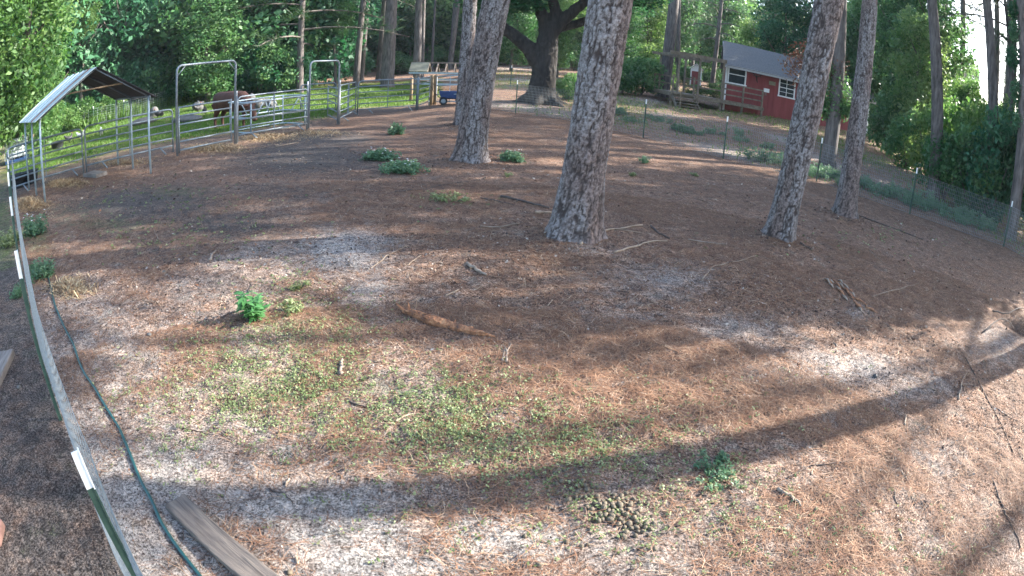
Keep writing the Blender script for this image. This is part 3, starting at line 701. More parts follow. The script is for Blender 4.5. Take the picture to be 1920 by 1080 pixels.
# near left fence, its line runs under the viewpoint
def fl(d, off, z):
    az = R_(-53.65); return Vector((math.sin(az)*d+math.cos(az)*off, math.cos(az)*d-math.sin(az)*off, z))
dd = [.55, 1.1, 1.7, 2.4, 3.2, 4.2, 5.5, 7, 9, 11.5, 14, 16.2]; bo = [-.10, -.09, -.08, -.07, -.02, .0, -.02, .0, .02, .03, .03, .03]; to = [.01, .015, .05, .045, .035, .05, .05, .06, .08, .09, .09, .09]
fb = [fl(d, o_, 0) for d, o_ in zip(dd, bo)]; fb = [Vector((p.x, p.y, float(T(p.x, p.y)))) for p in fb]
ft = [fl(d, o_, 1.2) for d, o_ in zip(dd, to)]
posts = []
for d, o_, tip in ((1.50, .008, .14), (4.1, -.02, .20), (6.9, -.02, .22), (9.6, -.03, .22), (12.4, -.02, .2), (15.3, 0, .2)):
    p = fl(d, o_, 0); p.z = float(T(p.x, p.y)); posts.append((p, 1.35, tip, R_(53.65)+math.pi/2, .85))
net_fence(fb, ft, 'near woven wire fence running away along the left edge with white tipped posts', posts, .05, .1, .002)
# far field fence
ff = [(-30, 262), (70, 262), (175, 240), (232, 226), (343, 193), (393, 182), (477, 171), (513, 164)]
pts = [gp(*q) for q in ff]
net_fence(pts, [p+Vector((0, 0, 1.15)) for p in pts], 'far woven wire fence along the woods behind the pasture', [(p, 1.3, .12, 0, 1.6) for p in pts[1:-1]], .15, .3, .005)
ff = [(880, 170), (957, 162), (996, 158), (1100, 160)]
pts = [gp(*q) for q in ff]
net_fence(pts, [p+Vector((0, 0, 1.2)) for p in pts], 'far wire fence with pale posts behind the oak', [(p, 1.35, .15, 0, 1.6) for p in pts], .2, .4, .005)

# ------------------------------------------------------------------ shelter
SC = Vector((-11.0, 10.95, 0)); SW = Vector((.5, .866, 0)).normalized(); SD = Vector((-SW.y, SW.x, 0))
root = empty('steel_shelter', SC); tag(root, 'open gable shelter with blue grey metal roof on thin steel legs', 'shelter')
HW, HD, EZ, RZ = 1.56, 1.40, 1.93, 2.83
def sl(u, d, z): return SW*u+SD*d+Vector((0, 0, z))
for u in (-HW, HW):
    for d in (-HD, 0, HD):
        p = SC+sl(u, d, 0); g0 = float(T(p.x, p.y)); MB().tube([sl(u, d, g0-.05), sl(u, d, EZ)], .029, 8).build('leg', M['paleweld'], root, True)
    MB().tube([sl(u, -HD-.12, EZ), sl(u, HD+.1, EZ)], .022, 8).build('eave_tube', M['galv'], root, True)
for d in (-HD, 0, HD):
    for s in (-1, 1): MB().tube([sl(s*HW, d, EZ), sl(0, d, RZ)], .022, 8).build('rafter', M['galv'], root, True)
MB().tube([sl(-HW*.52, -HD, EZ+(RZ-EZ)*.48), sl(HW*.52, -HD, EZ+(RZ-EZ)*.48)], .02, 8).build('collar_tie', M['newwood'], root, True)
MB().tube([sl(0, -HD-.1, RZ), sl(0, HD, RZ)], .022, 8).build('ridge_tube', M['galv'], root, True)
for s in (1, -1):
    # four sheets per slope, each a shallow tray with an upstanding seam
    up = Vector((0, 0, 1)); sd = (sl(0, 0, RZ)-sl(s*HW, 0, EZ)).normalized(); nrm = sd.cross(SD)*(-s); nrm.normalize()
    if nrm.z < 0: nrm = -nrm
    e0 = sl(s*(HW+.14), 0, EZ-.075); e1 = sl(0, 0, RZ+.0); n = 5; wd = (2*HD+.32)/n
    for k in range(n):
        d0 = -HD-.16+k*wd; c = SD*(d0+wd/2)
        a, b = e0+c+nrm*(.045+.004*(k % 2)), e1+c+nrm*(.045+.004*(k % 2))
        rp = MB().beam(a, b, wd-.015, .012, up=nrm).build('roof_sheet', M['roofsheet'] if s < 0 else M['roofunder'], root)  # right slope coloured dark, its underside shade put into the sheet
        MB().beam(a+SD*(wd/2)+nrm*.014, b+SD*(wd/2)+nrm*.014, .035, .03, up=nrm).build('seam', M['roofrust'] if k == 0 else M['roofsheet'], rp)
    MB().beam(e0+nrm*.02, e1+nrm*.02, .02, .02, up=nrm).build('purlin', M['galv'], root)
    lin = MB(); lin.beam(e0*.0+sl(s*HW, 0, EZ)+nrm*.030, sl(0, 0, RZ)+nrm*.030, 2*HD+.2, .006, up=nrm); lin.build('underside_shade', M['roofunder'], root)  # dark sheet added for the shade under the slope

# ------------------------------------------------------------------ red house with porch
HU = Vector((.996, .09, 0)).normalized(); HN = Vector((HU.y, -HU.x, 0)); H0 = Vector((12.6, 35.8, 1.04))
hroot = empty('red_house', H0); tag(hroot, 'long barn red house with grey shingle roof and timber porch on the rise', 'house')
def hp(u, n, z): return HU*u+HN*n+Vector((0, 0, z))
def hs(u, n, z): return hp(u+.40*max(0, -n), n, z)   # the house is not quite square in plan
HL, HDp, EV, RG = 12.7, 2.6, 3.08, 4.66
HM = Matrix((HU, -HN, Vector((0, 0, 1)))).transposed()
def hbox(name, mat, u0, u1, n0, n1, z0, z1, parent=hroot):
    return MB().box(hp((u0+u1)/2, (n0+n1)/2, (z0+z1)/2), (u1-u0, abs(n1-n0), z1-z0), HM).build(name, M[mat], parent)
WINS = [(.22, 1.46, 1.88, 3.06, 1), (4.20, 5.44, 1.68, 2.88, 2), (10.38, 11.32, 1.45, 2.80, 2)]
# front wall built round its window openings
us = sorted({0, HL, *[a for w_ in WINS for a in w_[:2]]})
fw = MB()
for i in range(len(us)-1):
    a, b = us[i], us[i+1]; win = [w_ for w_ in WINS if abs(w_[0]-a) < 1e-6]
    segs = [(-.35, EV)] if not win else [(-.35, win[0][2]), (win[0][3], EV)]
    for z0, z1 in segs: fw.box(hp((a+b)/2, -.06, (z0+z1)/2), (b-a, .12, z1-z0), HM)
fw.build('front_wall', M['redwall'], hroot)
for k in range(int(HL/.4)+1):
    u = .2+k*.4
    if u > HL or any(w_[0]-.06 < u < w_[1]+.06 for w_ in WINS): continue
    hbox('batten', 'redwall', u-.02, u+.02, 0, .018, -.33, EV-.06)
hbox('rear_wall', 'redwall', .4*HDp, HL+.4*HDp, -HDp, -HDp+.12, -.3, EV)
for u in (.06, HL-.06):
    mb = MB(); pr = [hs(u, -.122, -.35), hs(u, -HDp+.122, -.35), hs(u, -HDp+.122, EV), hs(u, -HDp/2, RG-.08), hs(u, -.122, EV)]
    e = HU*.06; mb.add([q-e for q in pr]+[q+e for q in pr], [(0, 1, 2, 3, 4), (9, 8, 7, 6, 5)]+[(i, i+5, (i+1) % 5+5, (i+1) % 5) for i in range(5)])
    mb.build('gable_wall', M['redwall'], hroot)
hbox('floor', 'deck', 1.1, HL-.2, -HDp+.12, -.12, .4, .5)
def slab(c, th, off):
    """four corners -> a sheet of that thickness lifted off along its normal"""
    nrm = (c[1]-c[0]).cross(c[3]-c[0]).normalized(); nrm = nrm if nrm.z > 0 else -nrm
    return MB().add([q+nrm*off for q in c]+[q+nrm*(off+th) for q in c], [(0, 1, 2, 3), (7, 6, 5, 4)]+[(i, i+4, (i+1) % 4+4, (i+1) % 4) for i in range(4)])
for s, n0, z0 in ((1, .40, EV-.14), (-1, -HDp-.35, EV-.30)):
    def rp(t, e): 
        nn = n0+(-HDp/2-n0)*t; return hs((-.30 if e == 0 else HL+.30), nn, z0+(RG-z0)*t)
    rfo = slab([rp(0, 0), rp(0, 1), rp(1, 1), rp(1, 0)], .05, 0).build('roof', M['shingle'], hroot)
    if s > 0:
        for k in range(16):
            t0, t1 = k/16, min(1, (k+1.1)/16); slab([rp(t0, 0), rp(t0, 1), rp(t1, 1), rp(t1, 0)], .014, .052+.004*(k % 2)).build('shingle_course', M['shingle'], rfo)
        MB().beam(hp(-.32, n0+.01, EV-.15), hp(HL+.32, n0+.01, EV-.15), .035, .20).build('fascia', M['greytrim'], hroot)
        MB().beam(rp(0, 0)-Vector((0, 0, .02)), rp(1, 0)-Vector((0, 0, .02)), .03, .14).build('barge_board', M['greytrim'], hroot)
hbox('corner_board', 'trim', -.02, .12, 0, .03, -.3, EV-.06); hbox('corner_board', 'trim', HL-.12, HL+.02, 0, .03, -.3, EV-.06)
for u0, u1, z0, z1, kind in WINS:
    wn = empty('window', (0, 0, 0)); wn.parent = hroot
    fr_ = MB(); t = .09
    fr_.box(hp((u0+u1)/2, .02, z1+t/2-.02), (u1-u0+2*t, .06, t), HM).box(hp((u0+u1)/2, .03, z0-t/2+.02), (u1-u0+2*t+.06, .09, t), HM)
    fr_.box(hp(u0-t/2+.02, .02, (z0+z1)/2), (t, .06, z1-z0), HM).box(hp(u1+t/2-.02, .02, (z0+z1)/2), (t, .06, z1-z0), HM)
    fr_.build('frame', M['trim'], wn)
    sash = MB(); zc = (z0+z1)/2; sash.box(hp((u0+u1)/2, -.03, zc), (u1-u0, .04, .06), HM)
    if kind == 2: sash.box(hp((u0+u1)/2, -.032, zc), (.035, .03, z1-z0), HM); sash.box(hp((u0+u1)/2, -.034, (zc+z1)/2), (u1-u0, .028, .03), HM); sash.box(hp((u0+u1)/2, -.034, (zc+z0)/2), (u1-u0, .028, .03), HM)
    sash.build('sash', M['trim'], wn)
    for a, b in ((z0, zc-.03), (zc+.03, z1)): MB().box(hp((u0+u1)/2, -.06, (a+b)/2), (u1-u0, .012, b-a), HM).build('pane', M['glass'], wn)
    for a, b in ((u0+.02, u0+.02+(u1-u0)*.3), (u1-.02-(u1-u0)*.3, u1-.02)): MB().box(hp((a+b)/2, -.16, zc), (b-a, .02, z1-z0), HM).build('curtain', M['coop'], wn)
# foundation piers
for k in range(7): hbox('pier', 'stone', .3+k*2-.18, .3+k*2+.18, -.5, -.14, -.75, -.3)
# porch: platform left of the house and walkway in front of it
DZ = .66
po = empty('porch', (0, 0, 0)); po.parent = hroot
k = 0; u = -4.1
while u < 2.38:
    e = min(u+.30, 2.4); hbox('deck_board', 'deck', u+.008, e-.008, 1.25, (-2.6 if u < -.3 else .04), DZ-.04+.003*(k % 3), DZ+.003*(k % 3), po); u += .30; k += 1
hbox('rim_joist', 'deck', -4.12, 2.42, 1.22, 1.27, DZ-.24, DZ-.045, po)
hbox('rim_joist', 'deck', -4.13, -4.08, -2.6, 1.21, DZ-.24, DZ-.045, po)
for u in (-4.05, -2.3, -.7, .85, 2.33):
    hbox('support_post', 'deck', u-.06, u+.06, 1.08, 1.20, -.45, DZ-.05, po)
for u, n_ in ((-3.68, 1.12), (-2.3, 1.12), (-.66, 1.12), (-3.68, -2.5), (-1.9, -2.5)):
    hbox('roof_post', 'deck', u-.06, u+.06, n_-.06, n_+.06, DZ, 3.02, po)
hbox('beam', 'deck', -4.3, -.5, 1.04, 1.2, 3.022, 3.25, po); hbox('beam', 'deck', -4.3, -.1, -2.58, -2.42, 3.022, 3.22, po)
hbox('beam', 'deck', -3.76, -3.6, -2.42, 1.04, 3.03, 3.2, po)
def railing(u0, u1, n_, posts, zt=1.08, mids=(.38, .73)):
    for u in posts: hbox('rail_post', 'deck', u-.05, u+.05, n_-.05, n_+.05, DZ, DZ+zt, po)
    for z in (*mids, zt): hbox('rail', 'deck', u0, u1, n_-.10, n_-.052, DZ+z-.045, DZ+z+.045, po)
railing(-.62, 2.35, 1.15, (.86, 2.30, -.58)); railing(-2.25, -.7, 1.15, (), .55, ()); railing(-4.05, -2.3, -2.5, (-4.0,), 1.0, (.5,)); railing(-1.9, -.1, -2.5, (), 1.0, (.5,))
for s_ in (-4.0, -2.62): hbox('rail_post', 'deck', s_-.05, s_+.05, 1.13, 1.23, DZ, DZ+1.1, po)
st = empty('stairs', (0, 0, 0)); st.parent = hroot
for i in range(6):
    z = DZ-.06-i*.165; hbox('tread', 'deck', -4.02, -2.62, 1.28+i*.27, 1.28+i*.27+.29, z-.04, z, st)
for u in (-4.05, -2.59):
    MB().beam(hp(u, 1.30, DZ-.22), hp(u, 1.28+6*.27, DZ-.22-.99), .05, .24).build('stringer', M['deck'], st)
MB().tube([hp(-4.0, 2.75, -.35), hp(-4.0, 2.75, .75)], .045, 4).build('newel_post', M['deck'], st)
# things on the front wall
an = MB()
for s in (-1, 1):
    an.tube([hp(2.3, .03, 2.60), hp(2.3+s*.22, .12, 2.72), hp(2.3+s*.42, .16, 2.90), hp(2.3+s*.40, .18, 3.0)], [.03, .025, .02, .01], 6)
    an.tube([hp(2.3+s*.22, .12, 2.72), hp(2.3+s*.30, .18, 2.6)], [.02, .008], 5)
an.tube([hp(2.3, .03, 2.7), hp(2.36, .04, 2.35), hp(2.42, .04, 2.22)], [.04, .035, .015], 6)
tag(an.build('antler_mount', M['bark_dark'], None, True), 'dark antlers mounted on the red front wall', 'antlers').location = H0
s_ = MB().box(hp(3.58, .035, 2.40), (.52, .03, .26), HM).build('wall_sign', M['sign']); s_.location = H0; tag(s_, 'small olive sign board on the red front wall', 'sign')
s_ = empty('meter_box', H0); tag(s_, 'small white box on the red wall under the olive sign', 'box')
MB().box(hp(3.16, .06, 1.83), (.40, .10, .26), HM).build('case', M['white'], s_); MB().box(hp(3.10, .05, 1.56), (.16, .06, .20), HM).build('lower_case', M['terracotta'], s_)
# fallen stick leaning on the walkway
# small red playhouse far behind the porch
pb = at(16.45, 62); ph = empty('play_shed', pb, -R_(14)); tag(ph, 'tiny red and white shed far behind the porch', 'shed')
MB().box((0, 0, .95), (1.1, 1.1, 1.9)).build('wall', M['redwall'], ph)
for x in (-.53, .53): MB().box((x, -.56, .95), (.14, .05, 1.9)).build('corner_board', M['trim'], ph)
MB().box((0, -.565, 1.75), (.92, .04, .28)).build('header', M['trim'], ph)
for s in (-1, 1): MB().beam((s*.75, 0, 1.85), (0, 0, 2.45), 1.4, .06).build('roof', M['trim'], ph)
MB().add([(-.55, -.55, 1.9), (.55, -.55, 1.9), (0, -.55, 2.36), (-.55, -.5, 1.9), (.55, -.5, 1.9), (0, -.5, 2.36)], [(0, 1, 2), (3, 5, 4), (0, 3, 4, 1), (1, 4, 5, 2), (2, 5, 3, 0)]).build('gable', M['trim'], ph)

# ------------------------------------------------------------------ oak
ob = gp(1013, 193)
def OP(px, py, dn=0.0):
    q = facing(px, py, ob); n = Vector((ob.x, ob.y, 0)).normalized(); return q+n*dn-ob
oak = empty('oak_tree', ob); tag(oak, 'massive dark forked oak with a low limb reaching left', 'tree')
mb = MB(); pxm = 27.5/1080
def limb(pts, rad): limb_tube(mb, pts, rad, 14, 5, .02)
limb([OP(1012, 200), OP(1013, 190), OP(1016, 170), OP(1020, 140), OP(1022, 110), OP(1027, 75), OP(1034, 45)], [36*pxm, 33*pxm, 26*pxm, 23*pxm, 23*pxm, 20*pxm, 15*pxm])
limb([OP(1014, 122), OP(1003, 104), OP(985, 84), OP(962, 64), OP(946, 54), OP(925, 28), OP(905, -20), OP(890, -80)], [18*pxm, 17*pxm, 14*pxm, 12*pxm, 11*pxm, 9*pxm, 7*pxm, 3*pxm])
limb([OP(1026, 70), OP(1020, 36), OP(1008, 10), OP(998, -20), OP(990, -90)], [16*pxm, 12*pxm, 10*pxm, 9*pxm, 5*pxm])
limb([OP(1034, 50), OP(1042, 24), OP(1034, -6), OP(1040, -60), OP(1030, -150)], [14*pxm, 11*pxm, 9*pxm, 8*pxm, 4*pxm])
limb([OP(1034, 62), OP(1054, 40), OP(1076, 20), OP(1100, 2), OP(1130, -40), OP(1150, -100)], [14*pxm, 12*pxm, 11*pxm, 9*pxm, 7*pxm, 4*pxm])
limb([OP(1050, 50, .5), OP(1075, 44, .9), OP(1108, 35, 1.2), OP(1150, 20, 1.5), OP(1200, -10, 1.8)], [10*pxm, 9*pxm, 8*pxm, 6*pxm, 3*pxm])
for a in range(6):
    an_ = a*1.05+.3; limb([Vector((math.cos(an_)*.4, math.sin(an_)*.4, .45)), Vector((math.cos(an_)*.95, math.sin(an_)*.95, .05)), Vector((math.cos(an_)*1.5, math.sin(an_)*1.5, -.12))], [.28, .2, .08])
oo = mb.build('trunk', M['bark_dark'], oak, True)
rm = oo.modifiers.new('fuse', 'REMESH'); rm.mode = 'VOXEL'; rm.voxel_size = .06; rm.use_smooth_shade = True
dt = bpy.data.textures.new('bark_relief', 'CLOUDS'); dt.noise_scale = .16
dm = oo.modifiers.new('relief', 'DISPLACE'); dm.texture = dt; dm.strength = .09; dm.mid_level = .5
for k, (px, py, s) in enumerate(((930, -20, .75), (1000, -95, .9), (1110, -60, .85), (1190, -30, .7), (1060, -150, .95))):
    c = link('crown', VAR['broad', 'leaf_dark'][k % 3], None, oak); c.location = OP(px, py, 1.0*(k % 2)); c.scale = (s, s, s*.55); c.rotation_euler = (0, 0, k*1.3)

# ------------------------------------------------------------------ other pines seen in the photograph
def lean_pine(basepx, toppx, r0, label, H=18, group=None, depth=None, **k):
    b = gp(*basepx) if depth is None else at(math.degrees(math.atan2(ray(*basepx).x, ray(*basepx).y)), depth)
    t = facing(*toppx, b); d = (t-b)/max(t.z-b.z, .1)
    return far_pine(b, H, r0, label, group, (d.x, d.y), **k)
lean_pine((1552, 312), (1577, 0), .29, 'pine draped with a leafy vine in front of the red house', crown_at=.6)
lean_pine((1748, 372), (1747, 0), .27, 'straight pine just beyond the right wire fence', crown_at=.6)
lean_pine((1862, 330), (1850, 0), .25, 'dark pine in the right thicket against the bright sky', depth=22, crown_at=.45)
lean_pine((1897, 330), (1884, 0), .11, 'thin far pine against the bright sky at the right', depth=26, crown_at=.4, cs=.8)
lean_pine((1893, 447), (1914, 0), .24, 'vine grown pine at the right edge behind the wire fence', crown_at=.55)
lean_pine((1243, 182), (1264, 0), .42, 'dark leaning pine left of the porch', crown_at=.6)
lean_pine((1268, 165), (1273, 0), .22, 'second thinner pine close behind the porch pine', depth=50, crown_at=.5)
lean_pine((1335, 150), (1353, 0), .22, 'thin dark pine with dead side branches behind the porch', depth=52, crown_at=.25, cs=.6)
lean_pine((727, 143), (735, 0), .50, 'thick grey pine at the edge of the woods behind the corral', depth=44, crown_at=.45)
lean_pine((782, 143), (786, 0), .30, 'medium grey pine beside the open frame shed', depth=44, crown_at=.4)
lean_pine((791, 146), (795, 0), .17, 'pale thin trunk touching the medium pine by the frame shed', depth=47, crown_at=.4)
lean_pine((712, 134), (722, 0), .32, 'dark trunk just left of the thick grey pine', depth=52, crown_at=.45)
lean_pine((668, 146), (681, 0), .26, 'left of two close pale pines above the smaller arch', depth=46, crown_at=.4)
lean_pine((678, 143), (690, 0), .22, 'right of two close pale pines above the smaller arch', depth=50, crown_at=.45)
lean_pine((563, 148), (567, 0), .26, 'lone grey pine behind the far field gate', depth=42, crown_at=.20, cs=1.5)
rg = random.Random(5)
for i in range(34):
    az = rg.uniform(-24, 17); r = rg.uniform(56, 92)
    far_pine(at(az, r), rg.uniform(14, 20), rg.uniform(.13, .3), 'slim trunk deep in the woods behind the yard', 'slim trunks deep in the woods', (rg.uniform(-.04, .06), 0), rg.uniform(.45, .6), 1.0)
for i in range(12):
    az = rg.uniform(20, 50); r = rg.uniform(48, 80)
    far_pine(at(az, r), rg.uniform(13, 18), rg.uniform(.12, .24), 'slim trunk among the trees behind the red house', 'slim trunks behind the house', (rg.uniform(-.04, .06), 0), rg.uniform(.35, .5), 1.0)

# ------------------------------------------------------------------ broadleaf trees, shrubs, thickets
# vine-clad tree at the left edge
broad_tree(at(-52.3, 27), 12.5, 'fine', 'leaf_light', 'sunlit vine covered tree filling the upper left corner', None, .25, (.95, 1.15), .50)
broad_tree(at(-57.5, 25), 12, 'fine', 'leaf_light', 'sunlit leafy tree cut by the left edge', None, .25, (1.1, 1.1), .48)
broad_tree(at(-49.2, 33), 7, 'fine', 'leaf_light', 'small sunlit tree behind the sloping timber rail', None, .12, (.7, 1.1), .45)
L_LEFT = 'leafy green tree in the dense woods behind the pasture'
rg = random.Random(21)
for i in range(30):
    az = -60+i*1.42+rg.uniform(-.8, .8); r = rg.uniform(50, 66) if i % 2 else rg.uniform(44, 52)
    if az > -18.5: r += 16
    kind = rg.choice(['broad', 'tall', 'broad']); tone = rg.choice(['leaf_mid', 'leaf_dark', 'leaf_mid', 'leaf_dark'])
    broad_tree(at(az, r), rg.uniform(11, 16), kind, tone, {'leaf_mid': 'fresh green', 'leaf_dark': 'dark green'}[tone]+(' slender' if kind == 'tall' else ' round')+' crowned tree in the dense woods behind the pasture', 'trees in the woods behind the pasture', rg.uniform(.1, .2), (rg.uniform(.9, 1.15), 1.15), rg.uniform(.42, .52))
broad_tree(at(-45.2, 42), 11, 'fine', 'leaf_light', 'bright topped tree with bare reddish stem above the shelter roof', None, .13, (.8, .8), .72)
broad_tree(at(-31.5, 41), 9, 'fine', 'leaf_mid', 'rounded lit tree behind the taller arch', None, .16, (1.15, 1.0), .46)
broad_tree(at(-26.8, 46), 10, 'fine', 'leaf_mid', 'spreading lit tree left of the lone grey pine', None, .16, (1.1, .8), .5)
broad_tree(at(-18.6, 46), 9, 'fine', 'leaf_mid', 'understory tree with low lit boughs above the smaller arch', None, .12, (.9, .55), .62)
rg = random.Random(31)
for i in range(20):
    az = -17+i*1.75+rg.uniform(-.5, .5); r = rg.uniform(66, 84); tone = rg.choice(['leaf_light', 'leaf_mid', 'leaf_light', 'leaf_mid'] if az > -2 else ['leaf_mid', 'leaf_dark', 'leaf_mid'])
    broad_tree(at(az, r), rg.uniform(12, 17), rg.choice(['broad', 'tall']), tone, 'leafy tree in the far woods between the corral and the porch', 'far woodland trees in the middle', rg.uniform(.1, .18), (1.15, 1.1), rg.uniform(.48, .56))
for i, (az, r, H, kind, tone, lab) in enumerate([
    (9.3, 46, 9, 'fine', 'leaf_mid', 'leafy tree right behind the thickest pine'), (11.6, 50, 10, 'fine', 'leaf_light', 'bright leafy tree left of the porch pine'),
    (2.9, 48, 9, 'fine', 'leaf_light', 'young sunlit tree just right of the oak trunk'), (-1.5, 52, 10, 'fine', 'leaf_mid', 'leafy tree seen between the leaning pine and the oak'),
    (22.0, 50, 8.5, 'fine', 'leaf_light', 'yellow green tree rising over the house roof'), (25.0, 46, 12, 'fine', 'leaf_dark', 'dark leafy tree over the middle of the house roof'),
    (19.0, 62, 13, 'tall', 'leaf_mid', 'tall leafy tree behind the porch roof posts'), (29.0, 47, 13, 'fine', 'leaf_mid', 'leafy tree over the right part of the house roof'),
    (33.5, 45, 13, 'fine', 'leaf_mid', 'tall tree at the right end of the red house'), (37.2, 38, 13, 'fine', 'leaf_mid', 'tall leafy tree between the house and the straight pine'),
    (39.8, 33, 10, 'fine', 'leaf_light', 'backlit tree behind the straight pine'), (40.3, 36, 13, 'tall', 'leaf_mid', 'high leafy tree right of the straight pine'),
    (44.9, 31, 6.2, 'fine', 'leaf_light', 'low backlit tree in the right thicket'), (48.0, 34, 5.6, 'fine', 'leaf_light', 'bright backlit tree under the open sky'),
    (52.5, 30, 5.2, 'fine', 'leaf_mid', 'low tree in the thicket at the right edge'), (35.2, 52, 14, 'broad', 'leaf_mid', 'far tree closing the gap beside the house'),
    (37.6, 50, 14, 'broad', 'leaf_mid', 'far tree behind the right thicket')]):
    broad_tree(at(az, r), H, kind, tone, lab, None, .13, (.85 if kind == 'fine' else 1.0, 1.05), .5)
def shrub(p, s, tone, label, group=None, sz=1.0, name='shrub', cat='shrub'):
    _cnt[0] += 1; rg = random.Random(_cnt[0])
    root = empty(name, p, rg.uniform(0, 6.28)); tag(root, label, cat, group)
    c = link('foliage', rg.choice(VAR['shrub', tone]), None, root); c.scale = (s, s, s*sz)
    mb = MB()
    for k in range(4):
        a = rg.uniform(0, 6.28); mb.tube([(0, 0, -.05), (math.cos(a)*.2*s, math.sin(a)*.2*s, .45*s*sz), (math.cos(a)*.5*s, math.sin(a)*.5*s, 1.0*s*sz)], [.03*s, .022*s, .008*s], 5)
    mb.build('stems', M['bark_thin'], root, True)
    return root
rg = random.Random(44)
for az, r, s, tone, sz, lab in [(43.6, 22.5, 1.25, 'leaf_mid', 1.2, 'shrub right of the straight pine beyond the wire fence'), (46.3, 22.0, 1.35, 'leaf_mid', 1.3, 'dark shrub in the right thicket with pale leaf tips'),
    (49.0, 21.5, 1.5, 'leaf_dark', 1.5, 'tall dark shrub in front of the dark right pine'), (52.0, 22, 1.6, 'leaf_mid', 1.6, 'dense dark shrub at the right edge behind the vine grown pine'), (55.5, 21, 1.7, 'leaf_dark', 1.7, 'shrub cut by the right edge'),
    (47.5, 26, 1.7, 'leaf_light', 1.6, 'bright backlit shrub deep in the right thicket'), (44.5, 27, 1.6, 'leaf_light', 1.5, 'bright backlit shrub between the straight pine and the thicket'), (41.3, 28, 1.5, 'leaf_light', 1.5, 'backlit shrub behind the straight pine'), (39.0, 29, 1.3, 'leaf_mid', 1.3, 'shrub left of the straight pine near the dirt track'),
    (51, 27, 1.8, 'leaf_light', 1.6, 'bright shrub behind the dark right pine'), (36.8, 33, 1.4, 'leaf_mid', 1.4, 'shrub at the right end of the house'),
    (11.3, 39, 1.5, 'leaf_mid', 1.1, 'low shrub left of the porch pine'), (9.4, 38, 1.2, 'leaf_mid', 1.0, 'low shrub behind the thickest pine'), (12.2, 44, 1.6, 'leaf_light', 1.3, 'brighter shrub behind the porch pine'), (4.2, 31, .8, 'leaf_mid', 1.0, 'small shrub at the right foot of the oak'), (6.0, 34, .9, 'leaf_light', 1.0, 'small sunlit shrub between the oak and the thickest pine'),
    (18.5, 47, 1.0, 'leaf_light', .7, 'low sunlit bush seen through the porch'), (16.5, 46, 1.0, 'leaf_light', .6, 'low bush behind the porch steps'), (-47.5, 36, 1.3, 'leaf_light', .9, 'yellow green bush under the left roof edge of the shelter'), (-44.8, 37.5, 1.3, 'leaf_light', .8, 'light bush behind the shelter legs'), (-42, 39, 1.2, 'leaf_light', .8, 'light bush along the far fence under the roof')]:  # porch bushes get the pale sunlit tone although they stand in shade
    shrub(at(az, r), s, tone, lab, None, sz)
for i in range(44):
    az = -62+i*1.05+rg.uniform(-.4, .4); r = (45 if az < -20 else 60)+rg.uniform(-3, 6)
    shrub(at(az, r), rg.uniform(1.3, 2.1), rg.choice(['leaf_mid', 'leaf_dark', 'leaf_dark']), 'underbrush bush along the edge of the woods behind the pasture', 'underbrush along the edge of the woods', rg.uniform(.9, 1.4))
for i in range(26):
    az = -12+i*1.7+rg.uniform(-.5, .5); r = rg.uniform(58, 70)
    shrub(at(az, r), rg.uniform(1.2, 1.9), rg.choice(['leaf_light', 'leaf_mid', 'leaf_mid']), 'underbrush bush in the woods behind the oak and house', 'underbrush behind the house', rg.uniform(.7, 1.1))
# far woods that close the horizon
rng = np.random.default_rng(77); n = 90000
az = np.radians(rng.uniform(-72, 46, n)); r = rng.uniform(96, 122, n); top = 15+7*vnoise(np.degrees(az), r*.0, 3.0, 5)
top = top*np.where(np.degrees(az) > 38, .7, 1)
hh = top*rng.random(n)**.8
X, Y = np.sin(az)*r, np.cos(az)*r; C = np.stack([X, Y, TB(X, Y)+hh], 1)
V, Q, c = leaves(C, .95, rng, tone=.1+.8*vnoise(np.degrees(az)*1.0, hh, 1.6, 8))
tag(link('far_woods', np_mesh('far_woods', V, Q, c), M['leaf_light']), 'mass of far woods closing the view', 'woods', None, 'stuff')  # pale leaf colour stands in for sunlit green in the gaps
# vine on the pine before the house
vb = gp(1552, 312)
def vine(base, pxs, n, size, tone, label, seed):
    rng = np.random.default_rng(seed); C = []
    for px, py, rr in pxs:
        q = facing(px, py, base); rad = (facing(px+rr, py, base)-q).length
        k = n//len(pxs); o = rng.normal(size=(k, 3)); o /= np.linalg.norm(o, axis=1, keepdims=True)
        C.append(np.array(q)[None]+o*(rad*(.4+.7*rng.random((k, 1))))*np.array([1, .7, 1.1]))
    C = np.concatenate(C); V, Q, c = leaves(C, size, rng, tone=np.repeat(.2+.6*rng.random(len(pxs)), n//len(pxs)))
    return tag(link('climbing_vine', np_mesh('climbing_vine', V, Q, c), M[tone]), label, 'vine')
vine(vb, [(1560, 190, 30), (1545, 200, 20), (1572, 160, 26), (1590, 195, 26), (1558, 212, 18), (1575, 205, 20), (1536, 175, 22), (1590, 205, 12), (1565, 135, 20), (1530, 190, 16)], 4200, .13, 'leaf_mid', 'bushy green vine round the pine in front of the red house', 5)
vine(vb, [(1505, 100, 26), (1498, 135, 30), (1515, 160, 30), (1485, 120, 26), (1570, 125, 26), (1560, 150, 26), (1520, 120, 26)], 1500, .11, 'leaf_brown', 'withered brown leaves hanging over the house roof', 6)
vine(gp(1748, 372), [(1760, 120, 6), (1763, 150, 7), (1764, 190, 6), (1763, 230, 6), (1762, 270, 5)], 900, .09, 'leaf_mid', 'thin vine climbing the straight pine', 7)
vine(gp(1893, 447), [(1905, 60, 16), (1900, 110, 18), (1908, 170, 16), (1912, 230, 16), (1902, 20, 14)], 3800, .10, 'leaf_dark', 'leafy vine over the pine at the right edge', 8)
